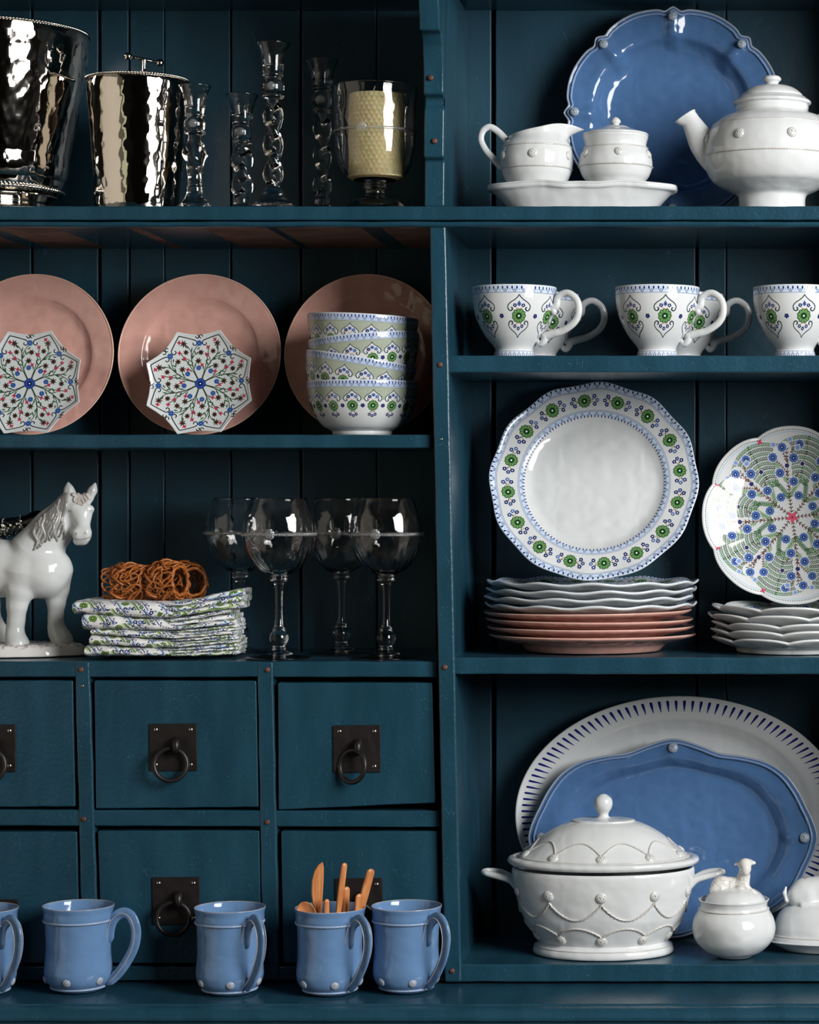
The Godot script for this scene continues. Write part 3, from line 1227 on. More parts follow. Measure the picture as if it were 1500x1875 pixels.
func build_top_shelf() -> void:
	var fy := Y_TOP
	# large champagne bucket, cut by the left edge
	var z := -0.137
	var k := kz(z)
	var o := thing("champagne_bucket", "large hammered silver bucket with beaded rim and footed base, cut off by the left edge", "bucket", Vector3(at(-22, 0, z).x, fy, z))
	var px := func(y): return EYE.y + (VY - y) * k - fy
	var body := smooth([[0.0, px.call(362)], [112 * k, px.call(362), 1], [126 * k, px.call(356)], [133 * k, px.call(346)], [140 * k, px.call(322)], [158 * k, px.call(230)], [174 * k, px.call(130)], [181 * k, px.call(66)], [179 * k, px.call(62), 1], [172 * k, px.call(130)], [150 * k, px.call(250)], [132 * k, px.call(340)], [0.0, px.call(345)]], 14)
	var b := Buf.new()
	hammered(b, body, 260, 0.013, 0.0006, 4)
	part("body", mesh(b, M.silver), o)
	b = Buf.new()
	lathe(b, smooth([[0, 0.0], [124 * k, 0.0, 1], [126 * k, 0.002], [120 * k, 0.006], [108 * k, 0.013], [106 * k, 0.017], [126 * k, px.call(362), 1], [0, px.call(362)]], 6), 96)
	part("foot", mesh(b, M.silver), o)
	part("beaded_rim", mesh(beads(181 * k, px.call(63), 190, 0.0022), M.silver), o)
	part("beaded_ring", mesh(beads(132 * k, px.call(352), 110, 0.0032), M.silver), o)
	# ice bucket with a lid and a bar handle
	z = -0.115
	k = kz(z)
	o = thing("ice_bucket", "smaller hammered silver ice bucket with beaded rim and a T-bar lid handle", "bucket", Vector3(at(252, 0, z).x, fy, z))
	var p2 := func(y): return EYE.y + (VY - y) * k - fy
	body = smooth([[0, 0.0], [74 * k, 0.0, 1], [75 * k, 0.004], [77 * k, 0.012], [82 * k, p2.call(310)], [87 * k, p2.call(230)], [91 * k, p2.call(150)], [88 * k, p2.call(146), 1], [0, p2.call(148)]], 12)
	b = Buf.new()
	hammered(b, body, 200, 0.0115, 0.0005, 9)
	part("body", mesh(b, M.silver), o)
	b = Buf.new()
	lathe(b, smooth([[0, p2.call(136)], [20 * k, p2.call(136)], [80 * k, p2.call(144)], [90 * k, p2.call(147)], [88 * k, p2.call(150)], [0, p2.call(150)]], 4), 72)
	var lid := part("lid", mesh(b, M.silver), o)
	b = Buf.new()
	lathe(b, smooth([[0, p2.call(140)], [7 * k, p2.call(139)], [4.5 * k, p2.call(132)], [3.6 * k, p2.call(118)], [4 * k, p2.call(108)], [0, p2.call(106)]], 4), 20)
	var hb := Buf.new()
	var hc := Vector3(12 * k, p2.call(109), 0)
	var dirn := Vector3(24 * k, -0.0015, -0.016)
	tube(hb, PackedVector3Array([hc - dirn, hc - dirn * 0.5, hc, hc + dirn * 0.5, hc + dirn]), 3.0 * k, 12)
	b.moved(Buf.new(), Transform3D.IDENTITY)
	var stem := Buf.new()
	stem.moved(b, Transform3D(Basis.IDENTITY, Vector3(12 * k, 0, 0)))
	stem.moved(hb, Transform3D.IDENTITY)
	for s in [-1, 1]:
		var one := Buf.new()
		lathe(one, smooth([[0, -1], [0.7, -0.7], [1, 0], [0.7, 0.7], [0, 1]], 4), 18)
		stem.moved(one, Transform3D(Basis.from_scale(Vector3.ONE * 7.5 * k), hc + dirn * s))
	part("bar_handle", mesh(stem, M.silver), lid)
	part("beaded_rim", mesh(beads(91.5 * k, p2.call(147), 110, 0.0019), M.silver), o)
	part("beaded_base", mesh(beads(77 * k, 0.003, 84, 0.0023), M.silver), o)

	candlestick("clear glass twisted candlestick with one bulb, short one in front beside the ice bucket", 357, -0.045, [[29, 157], [17.5, 210], 212, 228, 19.5, 243, 13], [250, 340, 1, 24.5, 13.0, 290], 42)
	candlestick("clear glass twisted candlestick standing behind, half hidden by the tallest one", 443, -0.14, [[29.5, 174], [18, 223], 226, 243, 18, 262, 14], [267, 362, 2, 20.5, 10.0, 0], 40)
	candlestick("tallest clear glass twisted candlestick with a wide round foot", 500, -0.05, [[32, 80], [18, 135], 138, 160, 20, 177, 13], [182, 342, 3, 19.0, 9.5, 0], 57)
	candlestick("dark standing clear glass candlestick behind the candle hurricane, in shadow", 590, -0.185, [[30, 110], [18, 160], 163, 184, 18, 203, 14], [208, 362, 3, 17.0, 9.5, 0], 40)
	hurricane()
	charger()
	tea_set()


# cup: [[rim r, y], [cup foot r, y], ring y, ball y, ball r, ring y, neck r]; twist: [y0, y1, lobes, wide, narrow, widest y]
func candlestick(label: String, x: float, z: float, cup: Array, twist: Array, foot: float) -> void:
	var fy := Y_TOP
	var k := kz(z)
	var yy := func(y): return EYE.y + (VY - y) * k - fy
	var o := thing("glass_candlestick", label, "candlestick", Vector3(at(x, 0, z).x, fy, z), "")
	var rt: float = cup[0][0] * k
	var yt: float = yy.call(cup[0][1])
	var rb: float = cup[1][0] * k
	var yb: float = yy.call(cup[1][1])
	# socket
	var pr := smooth([[0, yb], [rb * 0.95, yb], [rb, yb + 0.001], [rb * 1.12, lerpf(yb, yt, 0.35)], [rb * 1.32, lerpf(yb, yt, 0.72)], [rt, yt - 0.0012], [rt, yt], [rt - 0.0012, yt], [rb * 1.2, lerpf(yb, yt, 0.7)], [rb * 0.92, lerpf(yb, yt, 0.45)], [rb * 0.8, lerpf(yb, yt, 0.28)], [0, lerpf(yb, yt, 0.25)]], 6)
	var b := Buf.new()
	lathe(b, pr, 48)
	part("candle_socket", mesh(b, M.glass), o)
	# collars and the ball between them, in one turned piece
	var y1: float = yy.call(cup[2])
	var yk: float = yy.call(cup[3])
	var y2: float = yy.call(cup[5])
	var r1: float = (cup[4] - 0.5) * k
	var nk: float = cup[6] * k
	var q := 1.6 * k
	b = Buf.new()
	lathe(b, smooth([[0, yb - 0.0002], [rb * 0.8, yb - 0.0002], [r1 * 0.95, y1 + q], [r1 * 0.95, y1 - q], [r1 * 0.72, y1 - 2.5 * q], [r1 * 0.99, lerpf(y1, yk, 0.6)], [r1 * 1.05, yk], [r1 * 0.98, lerpf(y2, yk, 0.5)], [r1 * 0.72, y2 + 2.6 * q], [r1 * 1.02, y2 + q], [r1 * 1.02, y2 - q], [nk, y2 - 3 * q], [0, y2 - 3 * q]], 5), 40)
	part("knop", mesh(b, M.glass), o)
	var bm := berry_mesh(8.0 * k, M.brightened_glass, Color(0.5, 0.5, 0.5), 30)
	part("berry_medallion", bm, o, facing(Vector3(0.1, 0, 1), Vector3(0.0, yk, r1 * 0.98)))
	# twisted stem: a flattened section turning as it falls
	var ya: float = y2 - 3.2 * q
	var yz: float = yy.call(twist[1])
	var steps := 26 * int(twist[2]) + 30
	var P := PackedVector3Array()
	var seg := 40
	for j in steps + 5:
		var f := clampf(float(j - 2) / steps, 0, 1)
		var y := lerpf(ya, yz, f)
		var close := 0.0 if j == 0 or j == steps + 4 else 1.0
		for s in seg + 1:
			var a := TAU * (s % seg) / seg
			var ph: float = PI * float(twist[2]) * f * 1.0
			var wide: float = twist[3]
			var narrow: float = twist[4]
			var r: float
			if int(twist[2]) == 1:
				var bulb := exp(-pow((f - 0.40) / 0.25, 2.0))
				var bulb2 := exp(-pow((f - 1.0) / 0.12, 2.0))
				wide = 12.0 + 12.5 * bulb + 2.5 * bulb2
				narrow = 11.0 + 8.0 * bulb + 2.0 * bulb2
				r = lerpf(narrow, wide, 0.5 + 0.5 * cos(2.0 * (a - ph * 2.0)))
			else:
				var edge := minf(f, 1.0 - f)
				var w2 := lerpf(cup[6], wide, smoothstep(0.0, 0.10, edge))
				var n2 := lerpf(cup[6] * 0.9, narrow, smoothstep(0.0, 0.10, edge))
				r = lerpf(n2, w2, pow(0.5 + 0.5 * cos(2.0 * (a - ph)), 0.8))
			P.append(Vector3(sin(a) * r * k * close, y, cos(a) * r * k * close))
	b = Buf.new()
	b.grid(P, seg, steps + 4, true)
	part("twisted_stem", mesh(b, M.glass), o)
	# foot
	var f0 := minf(yz, yy.call(twist[1]))
	b = Buf.new()
	lathe(b, smooth([[0, 0.0], [foot * k, 0.0, 1], [foot * k, 0.0012], [foot * 0.8 * k, 0.004], [foot * 0.52 * k, f0 * 0.38], [foot * 0.36 * k, f0 * 0.7], [13 * k, f0 - 0.0003], [0, f0 - 0.0003]], 6), 56)
	part("foot", mesh(b, M.glass), o)


func hurricane() -> void:
	var fy := Y_TOP
	var z := -0.062
	var k := kz(z)
	var yy := func(y): return EYE.y + (VY - y) * k - fy
	var o := thing("hurricane_glass", "footed clear glass hurricane with a glass rope band, holding a cream pillar candle", "hurricane", Vector3(at(687, 0, z).x, fy, z))
	var pr := smooth([[0, yy.call(336)], [17 * k, yy.call(336)], [40 * k, yy.call(331)], [58 * k, yy.call(318)], [69 * k, yy.call(292)], [73 * k, yy.call(255)], [74 * k, yy.call(215)], [77.5 * k, yy.call(163)], [78 * k, yy.call(160)], [76 * k, yy.call(160)], [72.5 * k, yy.call(215)], [71 * k, yy.call(258)], [66 * k, yy.call(293)], [56 * k, yy.call(314)], [40 * k, yy.call(325)], [0, yy.call(326)]], 6)
	var b := Buf.new()
	var wn := FastNoiseLite.new()
	wn.frequency = 26.0
	lathe(b, pr, 90, 1.0, func(_a, p, _j): return p * (1.0 + 0.0 * p.x) + Vector3(p.x, 0, p.z) * wn.get_noise_3dv(p) * 0.022)
	part("bowl", mesh(b, M.glass), o)
	b = Buf.new()
	lathe(b, smooth([[0, yy.call(336.4)], [19 * k, yy.call(336.4)], [20 * k, yy.call(339)], [17 * k, yy.call(340)], [22 * k, yy.call(344)], [17 * k, yy.call(349)], [17 * k, yy.call(356)], [24 * k, yy.call(362)], [45 * k, yy.call(370)], [60 * k, 0.0015], [60 * k, 0.0, 1], [0, 0.0]], 6), 64)
	part("foot", mesh(b, M.glass), o)
	b = Buf.new()
	var rg := ring_pts(74.4 * k, yy.call(243), 380)
	rope_on(b, rg, 2.2 * k, 95 * 2)
	part("rope_band", mesh(b, M.brightened_glass), o)
	part("berry_medallion", berry_mesh(11 * k, M.brightened_glass, Color.WHITE), o, facing(Vector3(-0.2, 0, 1), Vector3(-15 * k, yy.call(242), 72.8 * k)))
	# candle with a honeycomb skin
	var c := thing("pillar_candle", "cream beeswax pillar candle with honeycomb texture inside the glass hurricane", "candle", Vector3(o.position.x + 3 * k, fy + yy.call(325.5), z))
	var H: float = yy.call(174) - yy.call(325.5)
	var R := 51.0 * k
	var nu := 34
	var ch := TAU * R / nu
	b = Buf.new()
	var P := PackedVector3Array()
	var seg := nu * 7
	var rows := int(H / ch * 1.1547 * 7.0)
	for j in rows + 5:
		var y := H * clampf(float(j - 2) / rows, 0, 1)
		var sh := 0.0 if j == 0 or j == rows + 4 else (0.975 if j == 1 or j == rows + 3 else 1.0)
		for s in seg + 1:
			var a := TAU * (s % seg) / seg
			var u := a / TAU * nu
			var v := y / ch
			var best := 9.0
			var row := int(floor(v / 0.866))
			for dr in [0, 1]:
				var rw := row + int(dr)
				var sh2 := 0.5 * (rw & 1)
				var cu := roundf(u - sh2) + sh2
				best = minf(best, Vector2(u - cu, v - rw * 0.866).length())
			var dip := clampf((0.5 - best) * 4.0, 0.0, 1.0)
			var r := R * sh - dip * 0.0009 * (1.0 if sh == 1.0 else 0.0)
			P.append(Vector3(sin(a) * r, y, cos(a) * r))
	b.grid(P, seg, rows + 4, true)
	part("wax_body", mesh(b, M.wax), c)
	b = Buf.new()
	tube(b, smooth3([Vector3(-4 * k, H - 0.001, 0), Vector3(-4.5 * k, H + 0.006, 0), Vector3(-3.5 * k, H + 15 * k, 0.001)], 4), 0.0010, 7)
	part("wick", mesh(b, plain(c8(225, 215, 190), 0.8)), c)


# radius of an eight-lobed edge with small cusps at the lobe ends
func cusped(a: float, lobes: int, depth: float, tip: float) -> float:
	var f := fposmod(a * lobes / TAU, 1.0)
	var d := minf(f, 1.0 - f)
	return 1.0 - depth * pow(cos(PI * f), 2.0) * smoothstep(0.0, 0.25, d + 0.14) + tip * exp(-pow(d / 0.06, 2.0)) - depth * 0.6 * exp(-pow((d - 0.10) / 0.06, 2.0))


func lean(pos: Vector3, back: float, roll := 0.0) -> Transform3D:
	# a plate's axis (local y) turned to look at the room and upward; roll turns it about its axis
	return Transform3D(Basis(Vector3.RIGHT, PI / 2 - back) * Basis(Vector3.UP, roll), pos)


func charger() -> void:
	var fy := Y_TOP
	var z := -0.240
	var k := kz(z)
	var R := 198.0 * k
	var tilt := 0.10
	var c := at(1233, 187, z)
	c.y = fy + R * cos(tilt) * 0.985 + 0.001
	var o := thing("charger_plate", "large round blue scalloped charger plate with rope edge and berry medallions, leaning behind the teapot", "plate", c)
	o.transform = lean(c, tilt)
	var pr := smooth([[0, 0.006], [0.45, 0.006], [0.60, 0.009], [0.68, 0.018], [0.74, 0.030], [0.86, 0.034], [0.975, 0.037], [1.0, 0.0375], [1.005, 0.035], [0.97, 0.032], [0.86, 0.028], [0.74, 0.023], [0.62, 0.004], [0.56, -0.004], [0.54, -0.004], [0.52, 0.0], [0, 0.0]], 7)
	var scaled := PackedVector2Array()
	for p in pr:
		scaled.append(Vector2(p.x * R, p.y * R / 0.148 * 0.9))
	var b := Buf.new()
	var edge := func(a, p):
		var r := Vector2(p.x, p.z).length()
		if r < 1e-5:
			return p
		var w := smoothstep(0.55, 1.0, r / R)
		var m: float = lerpf(1.0, cusped(a, 8, 0.030, 0.013), w)
		# a ridge runs from each medallion to the well
		var f := fposmod(a * 8 / TAU + 0.5, 1.0) - 0.5
		var ridge: float = exp(-pow(f * r / R / 0.07, 2.0)) * smoothstep(0.60, 0.70, r / R) * (1.0 - smoothstep(0.93, 0.99, r / R))
		return Vector3(p.x * m, p.y + 0.0062 * ridge + 0.002 * w * cos(a * 8), p.z * m)
	lathe(b, scaled, 360, 1.0, func(a, p, _j): return edge.call(a, p))
	part("dish", mesh(b, M.deep_blue), o)
	var pts := PackedVector3Array()
	var pts2 := PackedVector3Array()
	for q in 900:
		var a := TAU * q / 900
		pts.append(edge.call(a, Vector3(sin(a) * R * 0.962, 0.0340 * R / 0.148, cos(a) * R * 0.962)))
	for q in 360:
		var a := TAU * q / 360
		pts2.append(edge.call(a, Vector3(sin(a) * R * 0.998, 0.0338 * R / 0.148, cos(a) * R * 0.998)))
	b = Buf.new()
	rope_on(b, pts, 2.3 * k, 190 * 2)
	part("rope_trim", mesh(b, M.blue_rope), o)
	b = Buf.new()
	tube(b, pts2, 2.1 * k, 8, true)
	part("rim_edge", mesh(b, M.blue_edge), o)
	var bm := berry_mesh(8.5 * k, M.white_tinted, Color(0.03, 0.04, 0.07), 40, Color(0.36, 0.42, 0.50))
	for q in 8:
		var a := PI + TAU * q / 8
		var p: Vector3 = edge.call(a, Vector3(sin(a) * R * 0.90, 0.0325 * R / 0.148, cos(a) * R * 0.90))
		part("berry_medallion", bm, o, Transform3D(Basis.IDENTITY, p + Vector3(0, 0.002, 0)))


func tea_set() -> void:
	var fy := Y_TOP
	# tray
	var z := -0.082
	var k := kz(z)
	var o := thing("serving_tray", "low white ceramic oblong tray with a scalloped rim, under the creamer and sugar bowl", "tray", Vector3(at(1067, 0, z).x, fy, z))
	var top := EYE.y + (VY - 343) * k - fy
	var pr := smooth([[0, 0.0035], [0.72, 0.0035], [0.78, 0.0075], [0.85, top * 0.62], [0.93, top * 0.93], [1.0, top], [1.0, top - 0.003], [0.93, top * 0.74], [0.84, top * 0.42], [0.73, 0.0], [0.67, 0.0], [0.65, 0.0015], [0, 0.0015]], 6)
	var tray_edge := func(a, p):
		# rounded oblong: half 176 by 78 pixels, with waves
		var d := Vector2(sin(a), cos(a))
		var r := Vector2(p.x, p.z).length()
		var ex := pow(pow(absf(d.x) / (176 * k), 2.6) + pow(absf(d.y) / (82 * k), 2.6), -1.0 / 2.6)
		var w := smoothstep(0.82, 1.0, r)
		var wave := 0.014 * cos(a * 8 + PI) * w
		return Vector3(d.x * r * ex * (1 + wave), p.y + 0.0010 * w * cos(a * 4 + PI) + 0.0007 * cos(a * 8) * w, d.y * r * ex * (1 + wave))
	var b := Buf.new()
	lathe(b, pr, 240, 1.0, func(a, p, _j): return tray_edge.call(a, p))
	part("dish", mesh(b, M.white), o)
	b = Buf.new()
	var pts := PackedVector3Array()
	for q in 240:
		var a := TAU * q / 240
		pts.append(tray_edge.call(a, Vector3(sin(a) * 0.985, top * 0.995, cos(a) * 0.985)))
	tube(b, pts, 2.6 * k, 8, true)
	part("rim_edge", mesh(b, M.white), o)
	var sit := fy + 0.0056
	# creamer
	z = -0.085
	k = kz(z)
	o = thing("creamer", "white ceramic cream jug with loop handle and wide spout, on the left of the tray", "jug", Vector3(at(983, 0, z).x, sit, z))
	pr = prof_px([[0, 400], [46, 400, 1], [49, 398], [54, 340], [63, 318], [67, 294], [64, 272], [56, 256], [52, 246], [51, 232], [49, 232], [50, 246], [54, 258], [61, 272], [63, 296], [58, 320], [46, 338], [0, 342]], z, sit, 6)
	var spout := func(a, p):
		# rim rises to the right and is drawn out into a spout
		var h: float = (p.y - (EYE.y + (VY - 262) * k - sit)) / (30 * k)
		var w := clampf(h, 0.0, 1.3)
		var to := sin(a)
		var up: float = w * (to * 10.0 - 9.0 + 6.0 * maxf(0, to) * maxf(0, to)) * k
		var pull: float = pow(maxf(0.0, to), 10.0) * 36.0 * k * w * w
		var droop: float = -pow(maxf(0.0, to), 14.0) * 13.0 * k * w
		var pinch := 1.0 - 0.35 * w * smoothstep(0.5, 1.0, to)
		return Vector3(p.x + pull, maxf(p.y + up + droop, 0.0), p.z * pinch)
	b = Buf.new()
	lathe(b, pr, 96, 1.0, func(a, p, _j): return spout.call(a, p))
	part("body", mesh(b, M.white), o)
	b = Buf.new()
	var hp := []
	for p in [[931, 262], [921, 250], [908, 238], [896, 233], [885, 240], [881, 256], [889, 274], [901, 288], [911, 299], [918, 305]]:
		hp.append(at(p[0], p[1], z) - o.position + Vector3(0, 0, 0.002))
	tube(b, smooth3(hp, 6), func(f, _a): return (4.7 + 1.4 * absf(f - 0.5)) * k, 12, false, true, Vector2(1.0, 1.25))
	part("handle", mesh(b, M.white), o)
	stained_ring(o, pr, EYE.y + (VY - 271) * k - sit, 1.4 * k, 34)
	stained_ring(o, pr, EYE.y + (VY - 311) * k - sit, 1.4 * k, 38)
	var bm := berry_mesh(8.5 * k, M.white_tinted, Color(0.14, 0.09, 0.06))
	berries(o, bm, pr, EYE.y + (VY - 289) * k - sit, [-62, -2, 64, 124])
	# sugar bowl
	o = thing("sugar_bowl", "white ceramic lidded sugar bowl with pointed knob, on the right of the tray", "bowl", Vector3(at(1127.5, 0, z).x, sit, z))
	pr = prof_px([[0, 400], [45, 400, 1], [48, 397], [52, 337], [62, 322], [67.5, 304], [66, 288], [59, 274], [56.5, 268], [58, 258], [60, 251], [58, 249], [54, 260], [0, 262]], z, sit, 6)
	b = Buf.new()
	lathe(b, pr, 72)
	part("body", mesh(b, M.white), o)
	b = Buf.new()
	lathe(b, prof_px([[0, 249.5], [57, 249.5, 1], [60, 248.5], [60, 246], [46, 241], [30, 236], [22, 232], [10, 231], [6, 229], [9.5, 223], [6, 217], [1.5, 214.5], [0, 214]], z, sit, 6), 64)
	var lid := part("lid", mesh(b, M.white), o)
	lid.set_meta("label", "domed lid with pointed knob")
	stained_ring(o, pr, EYE.y + (VY - 272.5) * k - sit, 1.5 * k, 38)
	stained_ring(o, pr, EYE.y + (VY - 307) * k - sit, 1.5 * k, 42)
	berries(o, bm, pr, EYE.y + (VY - 285) * k - sit, [-56, 8, 70, -120])
	# teapot
	z = -0.098
	k = kz(z)
	o = thing("teapot", "large white ceramic teapot with rounded spout, domed lid and berry medallions, top right shelf", "teapot", Vector3(at(1414, 0, z).x, fy, z))
	pr = prof_px([[0, 420], [60, 420, 1], [64, 416], [63, 392], [61, 366], [64, 358], [78, 351], [97, 341], [109, 333], [120, 314], [125, 287], [122, 259], [112, 236], [92, 217], [70, 208], [66, 203, 1], [67, 195], [63, 191], [58, 200], [0, 204]], z, fy, 6)
	b = Buf.new()
	lathe(b, pr, 110)
	part("body", mesh(b, M.white), o)
	b = Buf.new()
	lathe(b, prof_px([[0, 194], [64, 194, 1], [71, 191], [71.5, 187.5], [66, 183], [60, 178.5], [56, 178, 1], [56, 175], [42, 163], [24, 157], [14, 156, 1], [11, 154], [12.5, 151], [17, 146], [14, 140.5], [8, 139], [0, 139]], z, fy, 6), 72)
	part("lid", mesh(b, M.white), o)
	stained_ring(o, pr, EYE.y + (VY - 232) * k - fy, 1.4 * k, 64)
	stained_ring(o, pr, EYE.y + (VY - 289) * k - fy, 1.4 * k, 70)
	bm = berry_mesh(9.8 * k, M.white_tinted, Color(0.08, 0.05, 0.04))
	berries(o, bm, pr, EYE.y + (VY - 259) * k - fy, [-30, 16, 62, -76, 120, -120])
	# spout: swells from the body and narrows to a lip
	b = Buf.new()
	var sp := []
	for p in [[1350, 304], [1316, 290], [1291, 267], [1277, 244], [1267, 226], [1258, 212]]:
		sp.append(at(p[0], p[1], z) - o.position + Vector3(0, 0, 0.004))
	var spp := smooth3(sp, 10)
	tube(b, spp, func(f, a): return (lerpf(50.0, 14.0, pow(f, 0.50)) + 2.5 * smoothstep(0.8, 1.0, f)) * k * (1.0 + 0.42 * smoothstep(0.80, 1.0, f) * pow(maxf(0.0, sin(a)), 3.0)), 36, false, false, Vector2(0.84, 1.0))
	var lip := b.v.slice(b.v.size() - 37, b.v.size() - 1)
	tube(b, lip, 2.0 * k, 8, true)
	part("spout", mesh(b, M.white), o)
	b = Buf.new()
	var hh := []
	for p in [[1500, 218], [1525, 200], [1556, 196], [1580, 214], [1582, 250], [1562, 285], [1535, 305], [1520, 312]]:
		hh.append(at(p[0], p[1], z) - o.position)
	tube(b, smooth3(hh, 6), 8.0 * k, 14)
	part("handle", mesh(b, M.white), o)


# ---------------------------------------------------------------- printed patterns

const NAVY := Color(0.12, 0.14, 0.36)
const MIDBLUE := Color(0.31, 0.41, 0.63)
const TINT := Color(0.80, 0.86, 0.94)
const PAPER := Color(0.85, 0.86, 0.865)
const GREEN_DARK := Color(0.10, 0.26, 0.12)
const GREEN_LIGHT := Color(0.42, 0.59, 0.36)
const OLIVE := Color(0.66, 0.52, 0.36)
const PINK := Color(0.80, 0.28, 0.40)


func printed(t: ImageTexture, rough := 0.09) -> StandardMaterial3D:
	var m := plain(Color.WHITE, rough)
	m.albedo_texture = t
	return m


# rim of the dinner plates: one of sixteen sectors; across: along the rim, down: from the edge inwards
func print_dinner() -> ImageTexture:
	var pad := Pad.new(424, 448, PAPER)
	var q := 7.0
	var im := pad.image()
	im.fill_rect(Rect2i(0, int(1.5 * q), 424, int(12 * q)), TINT)
	im.fill_rect(Rect2i(0, int(50.5 * q), 424, int(9.5 * q)), TINT)
	pad.data = im.get_data()
	pad.drops(0, 424, 8, 11.5 * q, 9.0 * q, -1, NAVY, MIDBLUE)
	pad.drops(0, 424, 8, 53.0 * q, 9.0 * q, 1, NAVY, MIDBLUE)
	for y in [12.4, 14.4, 49.5, 51.8]:
		pad.line(Vector2(-4, y * q), Vector2(428, y * q), 2.2, MIDBLUE.darkened(0.15))
	var c := Vector2(212, 32 * q)
	for s in [-1, 1]:
		pad.line(c + Vector2(s * 80, 0), c + Vector2(s * 130, -12), 2.0, OLIVE)
		pad.line(c + Vector2(s * 80, 0), c + Vector2(s * 125, 24), 2.0, OLIVE)
		pad.leaf(c + Vector2(s * 92, -4), -PI / 2 + s * 0.9, 38, 7, GREEN_DARK.lerp(OLIVE, 0.3))
		pad.leaf(c + Vector2(s * 90, 6), PI / 2 - s * 0.8, 30, 6, OLIVE)
		var col := NAVY if s > 0 else NAVY.lerp(MIDBLUE, 0.5)
		pad.five(c + Vector2(s * 128, -46), 27, col)
		pad.five(c + Vector2(s * 162, 2), 26, NAVY.lerp(MIDBLUE, 0.35 if s > 0 else 1.0), 0.8)
		pad.five(c + Vector2(s * 132, 46), 27, NAVY, 1.2)
	pad.bloom(c, 84, 11, GREEN_LIGHT, GREEN_DARK, GREEN_DARK)
	return tex(pad.image())


func ogee() -> PackedVector2Array:
	return smooth([[0, -1.12], [0.14, -0.92], [0.40, -0.68], [0.74, -0.44], [0.94, -0.16], [0.92, 0.06]], 4)


func heart(pad: Pad, c: Vector2, s: float, up: float) -> void:
	# a pointed frame open at the flower, ending in two curls
	for side in [-1, 1]:
		var pts := []
		for q in ogee():
			pts.append(c + Vector2(q.x * side, q.y * up) * s)
		pad.path(pts, s * 0.042, Color(0.20, 0.26, 0.24) if side < 0 else Color(0.16, 0.18, 0.30))
		var cc := c + Vector2(0.68 * side, 0.05 * up) * s
		for k in 10:
			var a0 := (-0.2 + k * 0.45)
			var r0 := 0.24 * (1 - k * 0.06)
			var p0 := cc + Vector2(cos(a0) * side, sin(a0) * up) * s * r0
			var p1 := cc + Vector2(cos(a0 + 0.45) * side, sin(a0 + 0.45) * up) * s * (r0 - 0.0144)
			pad.line(p0, p1, s * 0.05, Color(0.17, 0.24, 0.26))
		pad.disc(cc + Vector2(-0.10 * side, 0.08 * up) * s, s * 0.07, Color(0.17, 0.24, 0.26))


# cup wall: one of eight sectors
func print_cup() -> ImageTexture:
	var pad := Pad.new(384, 768, PAPER)
	var im := pad.image()
	im.fill_rect(Rect2i(0, 10, 384, 74), TINT)
	im.fill_rect(Rect2i(0, 706, 384, 62), TINT.lerp(PAPER, 0.5))
	pad.data = im.get_data()
	pad.drops(0, 384, 8, 82, 66, -1, NAVY, MIDBLUE)
	pad.line(Vector2(-3, 87), Vector2(387, 87), 2.5, MIDBLUE.darkened(0.1))
	pad.drops(0, 384, 8, 708, 60, 1, NAVY.lerp(MIDBLUE, 0.4), MIDBLUE)
	pad.line(Vector2(-3, 702), Vector2(387, 702), 2.0, MIDBLUE)
	var c := Vector2(192, 338)
	heart(pad, c + Vector2(0, -84), 126, 1)
	heart(pad, c + Vector2(0, 84), 126, -1)
	pad.bloom(c, 78, 11, GREEN_LIGHT, GREEN_DARK, GREEN_DARK)
	for s in [-1, 1]:
		for k in 2:
			var sg := -1.0 if k == 0 else 1.0
			pad.line(c + Vector2(0, sg * 66), c + Vector2(s * 22, sg * 84), 2.0, OLIVE)
			pad.leaf(c + Vector2(s * 10, sg * 72), PI / 2 * sg - s * sg * 1.0, 30, 5, OLIVE)
			pad.five(c + Vector2(s * 44, sg * (112 if k == 0 else 108)), 21, NAVY)
	pad.five(c + Vector2(0, -126), 22, MIDBLUE)
	pad.leaf(c + Vector2(0, -110), -PI / 2, 52, 12, MIDBLUE.lerp(NAVY, 0.4))
	pad.five(c + Vector2(0, 132), 21, NAVY)
	for y in [338]:
		pad.five(Vector2(0, y), 26, NAVY, 0.3, MIDBLUE)
	return tex(pad.image())


